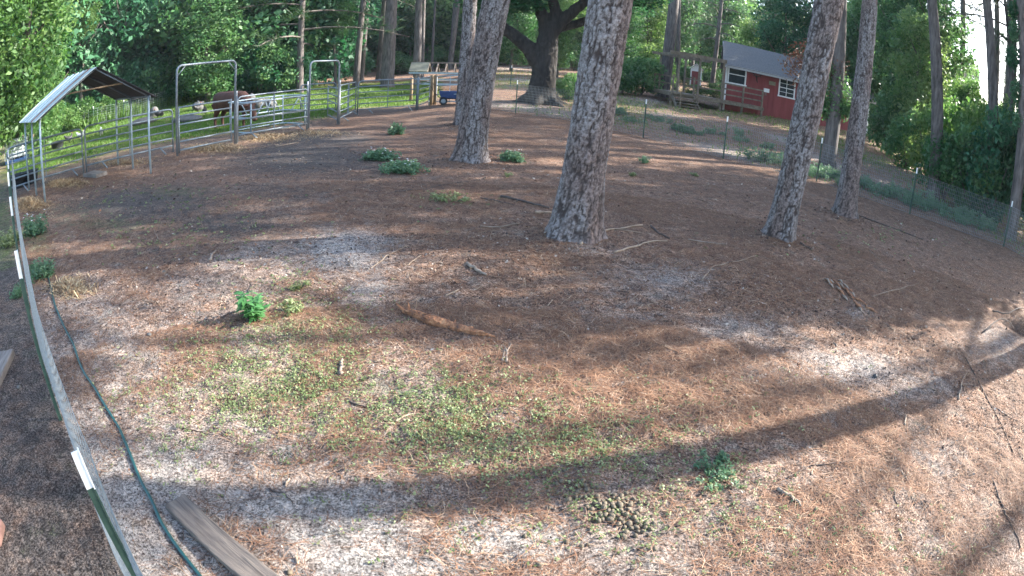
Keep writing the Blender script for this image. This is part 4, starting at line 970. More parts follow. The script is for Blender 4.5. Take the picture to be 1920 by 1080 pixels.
# trees beyond the right edge that shade the yard in the morning
US = Vector((math.sin(SUN_AZ), math.cos(SUN_AZ), 0)); VS = Vector((-US.y, US.x, 0))
def uv(v, a): p = VS*v+US*a; return Vector((p.x, p.y, float(T(p.x, p.y))))
far_pine(uv(2.45, 13), 19, .21, 'pine just outside the right edge whose trunk shadow crosses the yard', 'pines beyond the right edge', (0, 0), .66)
SHADE = [(5.5, 20, 11, 'tall', .8), (6.2, 27, 14, 'broad', .55), (8.6, 24, 12, 'broad', .7), (10.5, 33, 15, 'broad', .8)]
for i, (v, a, H, k, cw_) in enumerate(SHADE):
    broad_tree(uv(v, a), H, k, 'leaf_mid', 'leafy tree beyond the right edge shading the yard', 'shade trees beyond the right edge', .2, (cw_, 1.0), .58)
for v, a, H, z in ((9.0, 27, 21, .56), (10.6, 32, 22, .52), (12.4, 27, 21, .6), (14.5, 31, 22, .56), (17, 34, 22, .55), (20, 34, 22, .55), (23.5, 37, 22, .5)):
    far_pine(uv(v, a), H, .26, 'tall pine beyond the right thicket shading the yard', 'tall pines beyond the right thicket', (0, 0), z, 1.25, crowns=2)
for v, a, H, z, s_ in ((.6, 30, 24.2, .82, 1.1), (-.8, 24, 19.6, .82, 1.2), (4.6, 25, 20, .83, 1.15), (3.0, 36, 27.5, .82, .9)):
    broad_tree(uv(v, a), H, 'broad', 'leaf_mid', 'high crowned tree beyond the right edge', 'high crowned trees beyond the right edge', .2, (s_, 1.0), z)

# ------------------------------------------------------------------ cattle feeder, cow, poultry, tubs
fb0 = G(500, 248); P3u = (G(576, 243)-G(446, 266)); P3u.z = 0; P3u.normalize(); P3n = Vector((-P3u.y, P3u.x, 0))
fd = empty('hay_feeder', fb0+P3n*.95+P3u*.75); tag(fd, 'pale steel hay feeder with slanted bars behind the corral panel', 'feeder')
def F3(u, n_, z): return P3u*u+P3n*n_+Vector((0, 0, z))
def ring(hu, hn, z, r, name, mat='paleweld'):
    P = []
    for k in range(25):
        a = 2*math.pi*k/24; c, s = math.cos(a), math.sin(a)
        P.append(F3(hu*math.copysign(abs(c)**.35, c), hn*math.copysign(abs(s)**.35, s), z))
    MB().tube(P, r, 7, False).build(name, M[mat], fd, True)
ring(1.35, .75, .03, .03, 'base_ring'); ring(1.35, .75, .55, .028, 'middle_ring'); ring(1.45, .85, 1.12, .03, 'top_ring')
for su in (-1, 1):
    for sn in (-1, 1): MB().tube([F3(su*1.28, sn*.70, 0), F3(su*1.28, sn*.70, 1.12)], .032, 7).build('leg', M['paleweld'], fd, True)
for u0, u1 in ((-1.1, -.8), (-.45, -.75), (.5, .85), (1.15, .85)):
    for sn in (-1, 1): MB().tube([F3(u0, sn*.75, .55), F3(u1, sn*.85, 1.12)], .022, 6).build('slant_bar', M['paleweld'], fd, True)

cb = G(432, 240); hd = Vector((.93, -.36, 0)).normalized(); sdv = Vector((-hd.y, hd.x, 0))
cow = empty('cow', cb); cow.scale = (1.2, 1.2, 1.2); tag(cow, 'red brown cow grazing with lowered head behind the taller arch', 'cow')
def K(x, y, z): return hd*x+sdv*y+Vector((0, 0, z))
mb = MB()
def ct(pts, rad, n=14, sub=4): limb_tube(mb, pts, rad, n, sub)
mb.tube([K(-.80, 0, .98), K(-.74, 0, .97), K(-.6, 0, .94), K(-.3, 0, .90), K(0, 0, .88), K(.3, 0, .88), K(.55, 0, .90), K(.72, 0, .92), K(.80, 0, .92)], [.10, .24, .30, .33, .36, .35, .33, .26, .12], 18)
ct([K(.58, 0, 1.0), K(.86, 0, .86), K(1.08, 0, .60)], [.25, .20, .15])
ct([K(1.02, 0, .72), K(1.16, 0, .52), K(1.26, 0, .33), K(1.30, 0, .24)], [.13, .135, .095, .085])
for sx, sy in ((-.62, .17), (-.62, -.17), (.52, .16), (.52, -.16)):
    if sx < 0: ct([K(sx+.04, sy, .85), K(sx+.10, sy, .58), K(sx-.05, sy, .36), K(sx-.02, sy, .10), K(sx+.02, sy, 0)], [.20, .12, .065, .05, .07])
    else: ct([K(sx, sy, .80), K(sx+.02, sy, .5), K(sx+.01, sy, .34), K(sx, sy, .10), K(sx+.03, sy, 0)], [.15, .085, .06, .048, .07])
for sy in (-1, 1): ct([K(1.05, sy*.10, .74), K(1.02, sy*.20, .76), K(1.0, sy*.30, .72)], [.035, .06, .025], 8, 2)
ct([K(-.80, 0, 1.08), K(-.90, 0, .9), K(-.90, .02, .5), K(-.89, .02, .32)], [.05, .03, .025, .045], 8, 3)
cw = mb.build('body', M['cow'], cow, True)
rm = cw.modifiers.new('fuse', 'REMESH'); rm.mode = 'VOXEL'; rm.voxel_size = .025; rm.use_smooth_shade = True
sm = cw.modifiers.new('soft', 'SMOOTH'); sm.iterations = 6; sm.factor = .5
for sy in (-1, 1): MB().tube([K(1.03, sy*.09, .80), K(1.05, sy*.17, .88), K(1.10, sy*.19, .95)], [.03, .02, .006], 7).build('horn', M['beak'], cow, True)
for sy in (-1, 1): MB().ell(K(1.15, sy*.115, .60), (.018, .018, .018), 8, 6).build('eye', M['blacksteel'], cow, True)

def bird(p, ang, white, label, s=1.0):
    root = empty('hen', p, ang); root.scale = (s, s, s); tag(root, label, 'hen')
    mb = MB()
    mb.tube([(-.30, 0, .42), (-.25, 0, .37), (-.17, 0, .28), (-.06, 0, .23), (.05, 0, .23), (.12, 0, .27), (.155, 0, .34), (.165, 0, .40), (.18, 0, .435), (.20, 0, .44), (.215, 0, .44)], [.012, .05, .085, .115, .115, .085, .052, .04, .042, .035, .01], 12)
    for y in (-.05, .05):
        mb.tube([(.0, y, .16), (.01, y, .10), (.0, y, .02), (.05, y, .008)], [.035, .014, .011, .008], 6)
        for t in (-.025, .025): mb.tube([(.0, y, .012), (.05, y+t, .006)], [.008, .005], 4)
    mb.build('body', M['featherwhite' if white else 'featherblack'], root, True)
    for y in (-1, 1): MB().ell((-.05, y*.105, .25), (.13, .025, .07), 10, 6).build('wing', M['featherblack' if white < 2 else 'featherwhite'], root, True)
    MB().tube([(.21, 0, .44), (.25, 0, .43)], [.012, .002], 6).build('beak', M['beak'], root, True)
    MB().tube([(.16, 0, .47), (.18, 0, .49), (.205, 0, .475)], [.008, .014, .006], 6).build('comb', M['comb'], root, True)
bird(G(190, 255), 2.4, 1, 'white and black hen walking on the grass behind the panel', 0.98)
bird(G(130, 268), 1.0, 0, 'black hen beside the dark tub behind the leftmost panel', 1.01)
bird(G(152, 262), .4, 2, 'white hen near the right end of the leftmost panel', 1.0)
bird(G(296, 222), 3.5, 0, 'black hen right of the pale boulder under the shelter roof', 1.17)
bird(G(303, 221), 2.6, 0, 'smaller black hen at the upright end of the second panel', 0.94)
bird(G(371, 212), 1.2, 0, 'black hen in front of the boulder inside the taller arch', 1.25)
bird(G(384, 216), 5.4, 0, 'black hen pecking left of the cow', 1.09)
def boulder(p, sx, sy, sz, label, seed):
    rng = np.random.default_rng(seed); mb = MB().ell((0, 0, sz*.6), (sx, sy, sz), 16, 10)
    v = np.array(mb.v); nrm = v/np.linalg.norm(v+1e-6, axis=1, keepdims=True)
    k = 1+.22*(vnoise(nrm[:, 0]*2+seed, nrm[:, 1]*2+nrm[:, 2]*2.3, .7, seed)-.5)*2; mb.v = [tuple(q) for q in v*k[:, None]]
    o = mb.build('boulder', M['stone'], None, True); o.location = p; o.rotation_euler = (0, 0, seed); tag(o, label, 'boulder')
for px, py, sx, sy, sz, lab in [(288, 220, .42, .35, .42, 'pale upright boulder seen under the shelter roof'), (372, 207, .45, .35, .38, 'boulder behind the black hen inside the taller arch'), (268, 233, 1.0, .5, .22, 'long low grey stone behind the second panel'),
    (480, 205, .55, .4, .4, 'grey boulder behind the left part of the hay feeder'), (497, 200, .45, .4, .32, 'small grey boulder above the middle of the hay feeder'), (468, 192, .4, .35, .35, 'far grey boulder right of the cow head'), (352, 228, .9, .5, .18, 'low pale stone in the grass left of the cow'), (508, 203, .4, .3, .28, 'rounded boulder at the right of the hay feeder')]:
    boulder(G(px, py), sx, sy, sz, lab, px)
def tub(p, r, h, label):
    n = 20; mb = MB(); V = []
    prof = [(r*.82, 0), (r, h), (r*1.07, h), (r*1.07, h+.02), (r*.95, h+.02), (r*.78, .03), (0.001, .03)]
    for rr, z in prof:
        for k in range(n): V.append((rr*math.cos(2*math.pi*k/n), rr*math.sin(2*math.pi*k/n), z))
    Fc = [(i*n+k, i*n+(k+1) % n, (i+1)*n+(k+1) % n, (i+1)*n+k) for i in range(len(prof)-1) for k in range(n)]
    o = mb.add(V, Fc).build('feed_tub', M['tub'], None, True); o.location = p; tag(o, label, 'tub')
tub(G(108, 279), .36, .32, 'black rubber tub on the bare soil behind the leftmost panel'); tub(G(34, 352), .34, .38, 'black tub by the near fence behind the shelter leg'); tub(G(58, 344), .30, .36, 'dark tub between two shelter legs')
# caged tank
tb = G(33, 302); tk = empty('caged_water_tank', tb, R_(38)); tag(tk, 'white plastic tank in a steel cage at the left edge', 'tank')
bx = MB().box((0, 0, .62), (1.0, 1.15, .80)).build('tank', M['tank'], tk); bv = bx.modifiers.new('round', 'BEVEL'); bv.width = .08; bv.segments = 3
MB().box((0, 0, .09), (1.06, 1.2, .14)).build('pallet', M['bluetub'], tk)
for z in (.25, .55, .85, 1.05):
    MB().tube([(-.54, -.6, z), (.54, -.6, z), (.54, .6, z), (-.54, .6, z), (-.54, -.6, z)], .014, 6).build('cage_bar', M['galv'], tk)
for x in (-.54, -.27, 0, .27, .54):
    for y in (-.615, .615): MB().tube([(x, y, .16), (x, y, 1.06)], .013, 6).build('cage_bar', M['galv'], tk)
MB().tube([(0, 0, 1.0), (0, 0, 1.08)], .11, 14).build('lid', M['blacksteel'], tk)
# blue garden cart
wb = G(846, 195); wg = empty('garden_cart', wb, R_(8)); tag(wg, 'blue tub garden cart with black wheels behind the straight pine', 'cart')
mb = MB(); a, b, c, d = (.50, .28), (.60, .36), .30, .62
V = [(-a[0], -a[1], c), (a[0], -a[1], c), (a[0], a[1], c), (-a[0], a[1], c), (-b[0], -b[1], d), (b[0], -b[1], d), (b[0], b[1], d), (-b[0], b[1], d), (-.56, -.32, d), (.56, -.32, d), (.56, .32, d), (-.56, .32, d), (-.46, -.25, c+.04), (.46, -.25, c+.04), (.46, .25, c+.04), (-.46, .25, c+.04)]
mb.add(V, [(3, 2, 1, 0)]+[(i, (i+1) % 4, (i+1) % 4+4, i+4) for i in range(4)]+[(i+4, (i+1) % 4+4, (i+1) % 4+8, i+8) for i in range(4)]+[(i+8, (i+1) % 4+8, (i+1) % 4+12, i+12) for i in range(4)]+[(12, 13, 14, 15)])
mb.build('tub', M['bluetub'], wg)
MB().beam((-.5, 0, .27), (.5, 0, .27), .3, .05).build('frame', M['blacksteel'], wg)
MB().tube([(-.55, -.3, .62), (-.62, -.3, .8), (-.62, .3, .8), (-.55, .3, .62)], .014, 6).build('guard_rail', M['blacksteel'], wg)
MB().tube([(-.5, 0, .27), (-.8, 0, .5), (-1.0, 0, .85)], .016, 6).build('handle', M['blacksteel'], wg)
for x in (-.38, .38):
    for y in (-.34, .34):
        P = [(x+.155*math.cos(2*math.pi*k/18), y, .16+.155*math.sin(2*math.pi*k/18)) for k in range(19)]
        wl = MB().tube(P, .042, 7, False).build('wheel', M['blacksteel'], wg, True); MB().tube([(x, y-.03, .16), (x, y+.03, .16)], .11, 14).build('rim', M['galv_dark'], wl)
# open frame shed behind the corral
sb = at(-8.6, 37.5); sh = empty('frame_shed', sb, R_(4)); tag(sh, 'open frame shed with slatted gable roof behind the pipe gate', 'shed')
for x in (-1.3, 1.5):
    for y in (-1.0, 1.0): MB().box((x, y, .6), (.08, .08, 1.3)).build('post', M['oldwood'], sh)
for s in (-1, 1):
    MB().beam((-1.7, s*1.25, 1.15), (1.7, s*1.25, 1.15), .07, .09).build('eave_beam', M['paleweld'], sh)
    for k in range(7): MB().beam((-1.65+k*.55, s*1.25, 1.2), (-1.65+k*.55, 0, 1.78), .06, .07, up=(1, 0, 0)).build('rafter', M['oldwood'], sh)
    for x0, x1 in ((-1.7, -.55),): MB().beam(((x0+x1)/2, s*1.3, 1.24), ((x0+x1)/2, 0, 1.85), x1-x0, .03).build('roof_sheet', M['coop'], sh)
MB().beam((-1.75, 0, 1.82), (1.75, 0, 1.82), .09, .1).build('ridge_beam', M['oldwood'], sh)
for z in (.45, .75): MB().beam((-1.3, -1.06, z), (1.5, -1.06, z), .04, .1).build('rail', M['paleweld'], sh)
MB().beam((-1.2, 0, .62), (1.4, 0, .62), 1.5, .05).build('bench_top', M['oldwood'], sh)

# ------------------------------------------------------------------ hose, planks, logs, sticks
hp_ = [(90, 520), (95, 535), (104, 575), (120, 612), (137, 645), (153, 690), (175, 725), (205, 775), (222, 800), (243, 850), (265, 905), (287, 945), (305, 985), (335, 1030), (375, 1080), (430, 1150)]
P = [gp(*q)+Vector((0, 0, .010)) for q in hp_]; PP = []
for i in range(len(P)-1):
    p0, p1, p2, p3 = P[max(i-1, 0)], P[i], P[i+1], P[min(i+2, len(P)-1)]
    for k in range(6):
        t = k/6; q = .5*((2*p1)+(p2-p0)*t+(2*p0-5*p1+4*p2-p3)*t*t+(3*p1-p0-3*p2+p3)*t**3); q.z = float(T(q.x, q.y))+.012; PP.append(q)
hz_ = MB().tube(PP, .0115, 10).build('garden_hose', M['hose'], None, True); tag(hz_, 'green garden hose snaking along the near fence', 'hose')
def plank(pxs, th, label, mat='plank', name='wooden_plank'):
    c = [gp(*q) for q in pxs]; lo = max(q.z for q in c)
    mb = MB(); n = 14; V = []
    a, b, c2, d = [Vector((q.x, q.y, 0)) for q in c]    # a-b short end, b-c long side, d-a long side
    org = (a+b+c2+d)/4; ux = ((c2+d)-(a+b)).normalized(); uy = Vector((-ux.y, ux.x, 0)); L = (((c2+d)-(a+b))/2).length; W = abs((b-a).dot(uy)); rr = random.Random(3)
    z0 = lo-.005
    for i in range(n+1):
        x = -L/2+L*i/n
        for y, z in ((-W/2, 0), (-W/2, th*.92), (-W/2+.008, th), (-W/6, th*.985), (W/6, th*1.0), (W/2-.008, th), (W/2, th*.92), (W/2, 0)):
            V.append((x+(rr.uniform(-.008, .008) if i in (0, n) else 0), y+rr.uniform(-.0025, .0025), z+rr.uniform(-.0018, .0018)))
    Fs = [(i*8+k, i*8+(k+1) % 8, (i+1)*8+(k+1) % 8, (i+1)*8+k) for i in range(n) for k in range(8)]+[tuple(range(8))[::-1], tuple(n*8+k for k in range(8))]
    o = mb.add(V, Fs).build(name, M[mat]); o.location = (org.x, org.y, z0); o.rotation_euler = (0, 0, math.atan2(ux.y, ux.x)); tag(o, label, 'plank'); return o
plank([(312, 958), (352, 940), (560, 1100), (470, 1120)], .04, 'weathered brown plank lying at the bottom left beside the hose')
plank([(160, 333), (172, 326), (196, 327), (186, 335)], .10, 'short grey board on the ground in front of the shelter', 'board')
plank([(-12, 668), (26, 668), (4, 745), (-60, 745)], .07, 'grey beam end on the dark path at the left edge', 'board')
p = gp(0, 1010); o = MB().box((0, 0, .04), (.10, .20, .08)).build('brick', M['terracotta']); o.location = p; o.rotation_euler = (0, 0, .5); bv = o.modifiers.new('b', 'BEVEL'); bv.width = .02; bv.segments = 3; tag(o, 'dull pink brick cut by the left edge on the dark path', 'brick')
def stick(pxs, r, label, mat='twig', group='fallen twigs and sticks', name='stick', taper=.5, lift=0.0, arch_=0.0, cat='stick', forks=0, seed=0, n=7):
    rr = random.Random(hash((pxs[0][0], pxs[-1][1]))+seed); pts = [gp(*q) for q in pxs]; P = []; rad = []; tot = len(pts)-1; sub = max(4, 12//tot)
    for i in range(tot):
        for k in range(sub+(1 if i == tot-1 else 0)):
            t = k/sub; q = pts[i].lerp(pts[i+1], t); g = (i+t)/tot
            L = (pts[-1]-pts[0]).length
            q += Vector((rr.uniform(-1, 1), rr.uniform(-1, 1), 0))*r*.7; q.z = float(T(q.x, q.y))+r*.75+arch_*math.sin(math.pi*g)+lift*g
            P.append(q); rad.append(r*(1-taper*g)*rr.uniform(.86, 1.12))
    mb = MB().tube(P, rad, n)
    for f in range(forks):
        i = rr.randrange(len(P)//3, len(P)-2); d = (P[i+1]-P[i]).normalized(); sd = Vector((-d.y, d.x, 0))*rr.choice((-1, 1)); L = (pts[-1]-pts[0]).length*rr.uniform(.15, .3)
        mb.tube([P[i], P[i]+d*L*.4+sd*L*.3+Vector((0, 0, .01)), P[i]+d*L*.7+sd*L*.75+Vector((0, 0, .02))], [rad[i]*.7, rad[i]*.5, rad[i]*.25], 5)
    o = mb.build(name, M[mat], None, True); tag(o, label, cat, group); return o
NAMED = [
 ([(1088, 466), (1100, 448), (1125, 438), (1160, 430), (1205, 422)], .022, 'curved pale branch at the right foot of the thickest pine', 'twigpale', 1),
 ([(1150, 476), (1180, 466), (1215, 455), (1250, 452)], .018, 'pale branch lying right of the curved branch', 'twigpale', 1),
 ([(900, 425), (940, 426), (975, 422)], .016, 'pale stick left of the thickest pine', 'twigpale', 0),
 ([(1003, 402), (1035, 399)], .035, 'short pale limb piece at the left of the thickest pine', 'twigpale', 0),
 ([(938, 371), (975, 377), (1030, 393)], .03, 'dark branch behind the thickest pine on its left', 'twigdark', 1),
 ([(900, 372), (930, 378), (965, 385)], .018, 'thin dark branch left of the thickest pine', 'twigdark', 1),
 ([(740, 361), (800, 355), (840, 345), (900, 338)], .016, 'long dark stick below the leaning pine', 'twigdark', 2),
 ([(1220, 423), (1235, 437), (1255, 447)], .022, 'dark stick right of the curved pale branch', 'twigdark', 0),
 ([(877, 496), (895, 510), (914, 520)], .026, 'thick short grey stick above the rotten log', 'twig', 0),
 ([(393, 488), (404, 468)], .024, 'upright wood splinter in the light on the left', 'twig', 0),
 ([(1797, 748), (1804, 712), (1817, 695)], .012, 'pale bent stick in the light at the right', 'twigpale', 1),
 ([(1697, 795), (1699, 778)], .012, 'short pale stub in the light left of the bent stick', 'twigpale', 0),
 ([(1800, 655), (1850, 745), (1880, 800), (1905, 860)], .011, 'long thin root running down the right side', 'twigdark', 2),
 ([(1635, 555), (1690, 540), (1725, 530)], .011, 'thin grey stick right of the crumbled wood', 'twig', 0),
 ([(1315, 525), (1340, 500), (1385, 490), (1420, 480)], .010, 'bent pale twig near the middle right', 'twigpale', 0),
 ([(948, 684), (951, 660), (960, 643)], .015, 'dry upright bark strip right of the rotten log', 'twig', 1),
 ([(943, 682), (946, 655)], .013, 'second dry bark strip right of the rotten log', 'twig', 0),
 ([(641, 700), (639, 672)], .022, 'stubby brown wood piece among the weeds', 'twig', 0),
 ([(602, 708), (596, 680)], .010, 'thin stick beside the stubby wood piece among the weeds', 'twig', 0),
 ([(655, 752), (685, 762), (715, 767)], .011, 'dark stick in the weeds left of centre', 'twigdark', 0),
 ([(740, 792), (765, 778), (788, 775)], .009, 'pale forked twig in the weeds at the centre', 'twigpale', 1),
 ([(1548, 1000), (1580, 975), (1590, 1020)], .008, 'bent dark twig near the bottom right', 'twigdark', 0),
 ([(1455, 920), (1480, 935), (1502, 955)], .016, 'short thick stick right of the dark weed cluster', 'twig', 1),
 ([(1475, 900), (1520, 875), (1590, 868)], .008, 'forked twig above the short thick stick', 'twigdark', 2),
 ([(505, 917), (530, 925), (550, 945)], .008, 'bent grey twig on the bright sand at the bottom left', 'twigdark', 0),
 ([(1860, 900), (1880, 950), (1912, 1030)], .009, 'long thin root near the bottom right corner', 'twigdark', 1),
 ([(690, 505), (740, 470), (765, 462)], .010, 'thin pale stick left of the short grey stick', 'twigpale', 0),
 ([(765, 497), (790, 478)], .009, 'second thin pale stick left of the short grey stick', 'twigpale', 0),
 ([(518, 275), (560, 268)], .018, 'pale stick on the dark soil before the smaller arch', 'twigpale', 0),
 ([(1500, 460), (1520, 468)], .02, 'dark root stub at the foot of the strongly leaning pine', 'twigdark', 1),
 ([(1290, 450), (1330, 458), (1360, 462)], .014, 'weathered stick between the thickest and the strongly leaning pine', 'twig', 1),
 ([(1610, 405), (1680, 430), (1730, 450)], .02, 'long dark branch lying right of the slender pine', 'twigdark', 2),
 ([(1630, 470), (1655, 492)], .012, 'small forked stick below the slender pine', 'twig', 1),
 ([(835, 553), (860, 545)], .012, 'small wood chip stick above the rotten log', 'twigpale', 0),
 ([(1080, 700), (1105, 712)], .008, 'short dark twig right of the bark strips', 'twigdark', 0),
]
for pxs, r, lab, mt, fk in NAMED: stick(pxs, r*.85, lab, mt, None, forks=fk)
rg = random.Random(9)
for i in range(150):
    px, py = rg.uniform(180, 1880), rg.uniform(300, 1060)
    if px < 330 and py > 600: continue
    L = rg.uniform(10, 34)*(.5+py/1100); a = rg.uniform(0, 6.28)
    stick([(px, py), (px+L*.5*math.cos(a)+rg.uniform(-3, 3), py+L*.3*math.sin(a)), (px+L*math.cos(a), py+L*.6*math.sin(a))], rg.uniform(.0035, .0085), 'thin dry twig lying on the needle litter', rg.choice(['twig', 'twigdark', 'twigpale', 'twigdark']), 'small twigs scattered over the yard', 'twig', cat='twig', forks=rg.choice((0, 0, 1)), n=5)
# rotten log: split, ragged, half decayed
P = [gp(*q) for q in ((757, 585), (776, 592), (800, 601), (830, 609), (860, 617), (890, 625), (914, 632))]
rr = random.Random(4); PL = []; RL = []
for i in range(len(P)-1):
    for k in range(14): t = k/14; PL.append(P[i].lerp(P[i+1], t)+Vector((0, 0, .022))); RL.append(1.25*((.020, .034, .042, .038, .036, .030)[i]*(1-t)+(.034, .042, .038, .036, .030, .016)[i]*t))
mb = MB().tube(PL, RL, 26); v = np.array(mb.v); nr = len(PL); cen = np.repeat(np.array([list(q) for q in PL]), 26, 0); d = v-cen; rad0 = np.linalg.norm(d, axis=1); u_ = np.repeat(np.arange(nr)/nr, 26)*26; th_ = np.tile(np.arange(26), nr)/26*2*math.pi
k_ = .62+.62*fbm(u_*1.0, np.abs(th_-math.pi)*2.2, 2.4, 8, 4)+.38*(vnoise(u_*.35, np.abs(th_-math.pi)*5.0, 1.0, 19)-.5)+.25*(vnoise(u_*5, np.abs(th_-math.pi)*5, 1.0, 29)-.5)
v = cen+d*k_[:, None]*np.array([1, 1, .85]); mb.v = [tuple(q) for q in v]
for i_, d_ in ((2, (-.10, .06, .05)), (8, (-.02, .04, .09)), (50, (.03, .05, .045)), (62, (.06, -.03, .02)), (80, (.10, -.03, .0))):
    mb.tube([PL[i_], PL[i_]+Vector(d_)*.6, PL[i_]+Vector(d_)], [.016, .011, .004], 6)
for q in range(46):
    i_ = rr.randrange(4, nr-3); dl = (PL[i_+1]-PL[i_]).normalized(); sd_ = Vector((-dl.y, dl.x, 0))*rr.uniform(-1, 1); st_ = PL[i_]+sd_*RL[i_]*.8+Vector((0, 0, RL[i_]*rr.uniform(.1, .8)))
    mb.tube([st_-dl*rr.uniform(.01, .03), st_+dl*rr.uniform(.01, .03)+sd_*.012+Vector((0, 0, .006)), st_+dl*rr.uniform(.03, .07)+sd_*.02+Vector((0, 0, rr.uniform(-.01, .012)))], [.010, .008, .002], 4)
o = mb.build('rotten_log', M['log'], None, False); tag(o, 'rotten reddish log lying in the middle of the yard', 'log')
# crumbled stump wood on the right
ct_ = gp(1592, 552); root = empty('crumbled_wood', ct_); tag(root, 'crumbled orange wood and bark on the slope at the right', 'wood debris'); rr = random.Random(8)
cd = (gp(1640, 600)-gp(1570, 540)); cd.z = 0; cd.normalize(); cs2 = Vector((-cd.y, cd.x, 0))
for k in range(22):
    t = rr.uniform(-.5, .5); q = cd*t*1.1+cs2*rr.uniform(-.16, .16); g = float(T(ct_.x+q.x, ct_.y+q.y))-ct_.z
    a = cd.lerp(cs2, rr.uniform(-.3, .3)).normalized()*rr.uniform(.05, .16)
    MB().tube([q-a+Vector((0, 0, g+.012)), q+Vector((0, 0, g+.03*rr.random()+.015)), q+a+Vector((0, 0, g+.01))], [.012, .026*rr.uniform(.6, 1.2), .008], 6, sq=.6).build('splinter', M['log'] if rr.random() < .6 else M['twig'], root, True)
# roots over the burrow
for k, (pxs, r) in enumerate([([(1860, 585), (1890, 592), (1925, 585)], .015), ([(1840, 625), (1870, 615), (1900, 620), (1925, 612)], .010)]):
    stick(pxs, r, ('upper' if k == 0 else 'lower')+' root bridging the burrow at the right edge', 'twigdark', None, 'root', arch_=.1, cat='root')
# heap of brown clods
def clod_mesh(seed):
    mb = MB().ell((0, 0, 0), (.021, .017, .0155), 12, 8); v = np.array(mb.v); u = v/np.linalg.norm(v+1e-9, axis=1, keepdims=True)
    k = 1+.25*(vnoise(u[:, 0]*1.7+seed, u[:, 1]*1.7+u[:, 2]*1.3, .6, seed)-.5)*2; mb.v = [tuple(q) for q in v*k[:, None]]
    me = mb.mesh('clod', True); me.materials.append(M['clod']); return me
CL = [clod_mesh(s) for s in range(5)]; rr = random.Random(12); placed = []
def clod(px, py, lab, grp, lay=0.0):
    p = gp(px, py); o = link('clod', rr.choice(CL)); s = rr.uniform(.6, 1.12); o.scale = (s*rr.uniform(.85, 1.15), s, s*rr.uniform(.8, 1.05)); o.rotation_euler = (rr.uniform(-.5, .5), rr.uniform(-.5, .5), rr.uniform(0, 6.28)); o.location = p+Vector((0, 0, .008+lay)); tag(o, lab, 'clod', grp)
tries = 0
while len(placed) < 92 and tries < 4000:
    tries += 1
    a = rr.random()
    if a < .72: px, py = rr.gauss(1160, 21), rr.gauss(963, 14)
    elif a < .85: px, py = rr.gauss(1200, 15), rr.gauss(992, 8)
    else: px, py = rr.gauss(1075, 26), rr.gauss(922, 13)
    if all(math.hypot(px-x, (py-y)*1.2) > 6.6 for x, y in placed):
        placed.append((px, py)); cen = math.exp(-((px-1163)/26)**2-((py-962)/20)**2)
        if px > 1110: clod(px, py, 'rounded brown dung ball in the heap at the bottom centre', 'dung balls in the heap', .012*cen*rr.random()*1.5)
        else: clod(px, py, 'brown dung ball in the looser scatter left of the heap', 'dung balls left of the heap')
for px, py, lab in ((1253, 988, 'single dung ball lying right of the heap'), (1090, 1025, 'left of the two dung balls below the heap'), (1102, 1022, 'right of the two dung balls below the heap'), (1062, 1016, 'dung ball lower left of the heap'), (1226, 1034, 'dung ball below the right end of the heap'), (1010, 1063, 'pale dung ball near the bottom centre edge'), (1527, 960, 'dark pine cone sized clod at the bottom right'), (542, 1072, 'small brown clod beside the end of the plank'), (984, 1006, 'small clod left of the heap on the sand')):
    clod(px, py, lab, None)
for px, py, lab in ((36, 727, 'pale pebble on the dark path left of the near fence'), (1640, 708, 'black lump in the light patch at the right'), (308, 511, 'pale pebble on the left sand'), (280, 628, 'pale leaf coloured pebble near the hose')):
    p = gp(px, py); o = link('pebble', CL[1].copy()); o.data.materials.clear(); o.data.materials.append(M['tub' if 'black' in lab else 'stone']); o.location = p+Vector((0, 0, .012)); o.scale = (1.3, 1.3, 1.2); tag(o, lab, 'pebble')

# ------------------------------------------------------------------ plants of the yard
def lanceolate(L, W):
    V = []; Fc = []; n = 5
    for i in range(n+1):
        t = i/n; w_ = W*math.sin(math.pi*min(1, t*.92+.08))**.8*(1-.15*t); z = -.35*L*t*t+.12*L*t
        V += [(L*t, -w_/2, z+.12*w_), (L*t, 0, z), (L*t, w_/2, z+.12*w_)]
    for i in range(n):
        for k in range(2): a = i*3+k; Fc.append((a, a+1, a+4, a+3))
    me = MB().add(V, Fc).mesh('leaf', True)
    a = me.color_attributes.new('col', 'FLOAT_COLOR', 'POINT'); a.data.foreach_set('color', np.full(len(V)*4, .6, np.float32)); return me
LM = lanceolate(.095, .036); LM.materials.append(M['plant'])
LM2 = lanceolate(.10, .032); LM2.materials.append(M['leaf_light'])
pb = gp(472, 602); plant = empty('leafy_weed', pb); tag(plant, 'bright green leafy plant standing alone on the left', 'plant'); rr = random.Random(14)
for s in range(16):
    a = s*.9; hgt = rr.uniform(.12, .32); rad = rr.uniform(.03, .20); tp = Vector((math.cos(a)*rad, math.sin(a)*rad, hgt))
    MB().tube([(math.cos(a)*.02, math.sin(a)*.02, -.01), tp*.6, tp], [.006, .005, .003], 6).build('stem', M['weed_blue'], plant, True)
    for k in range(10):
        t = .25+.75*k/9; o = link('leaf', LM, None, plant); o.location = tp*t; o.rotation_euler = (rr.uniform(-.3, .3), rr.uniform(-.5, .15), k*2.4+rr.uniform(0, 1)); q = rr.uniform(.75, 1.35); o.scale = (q, q*1.15, q)
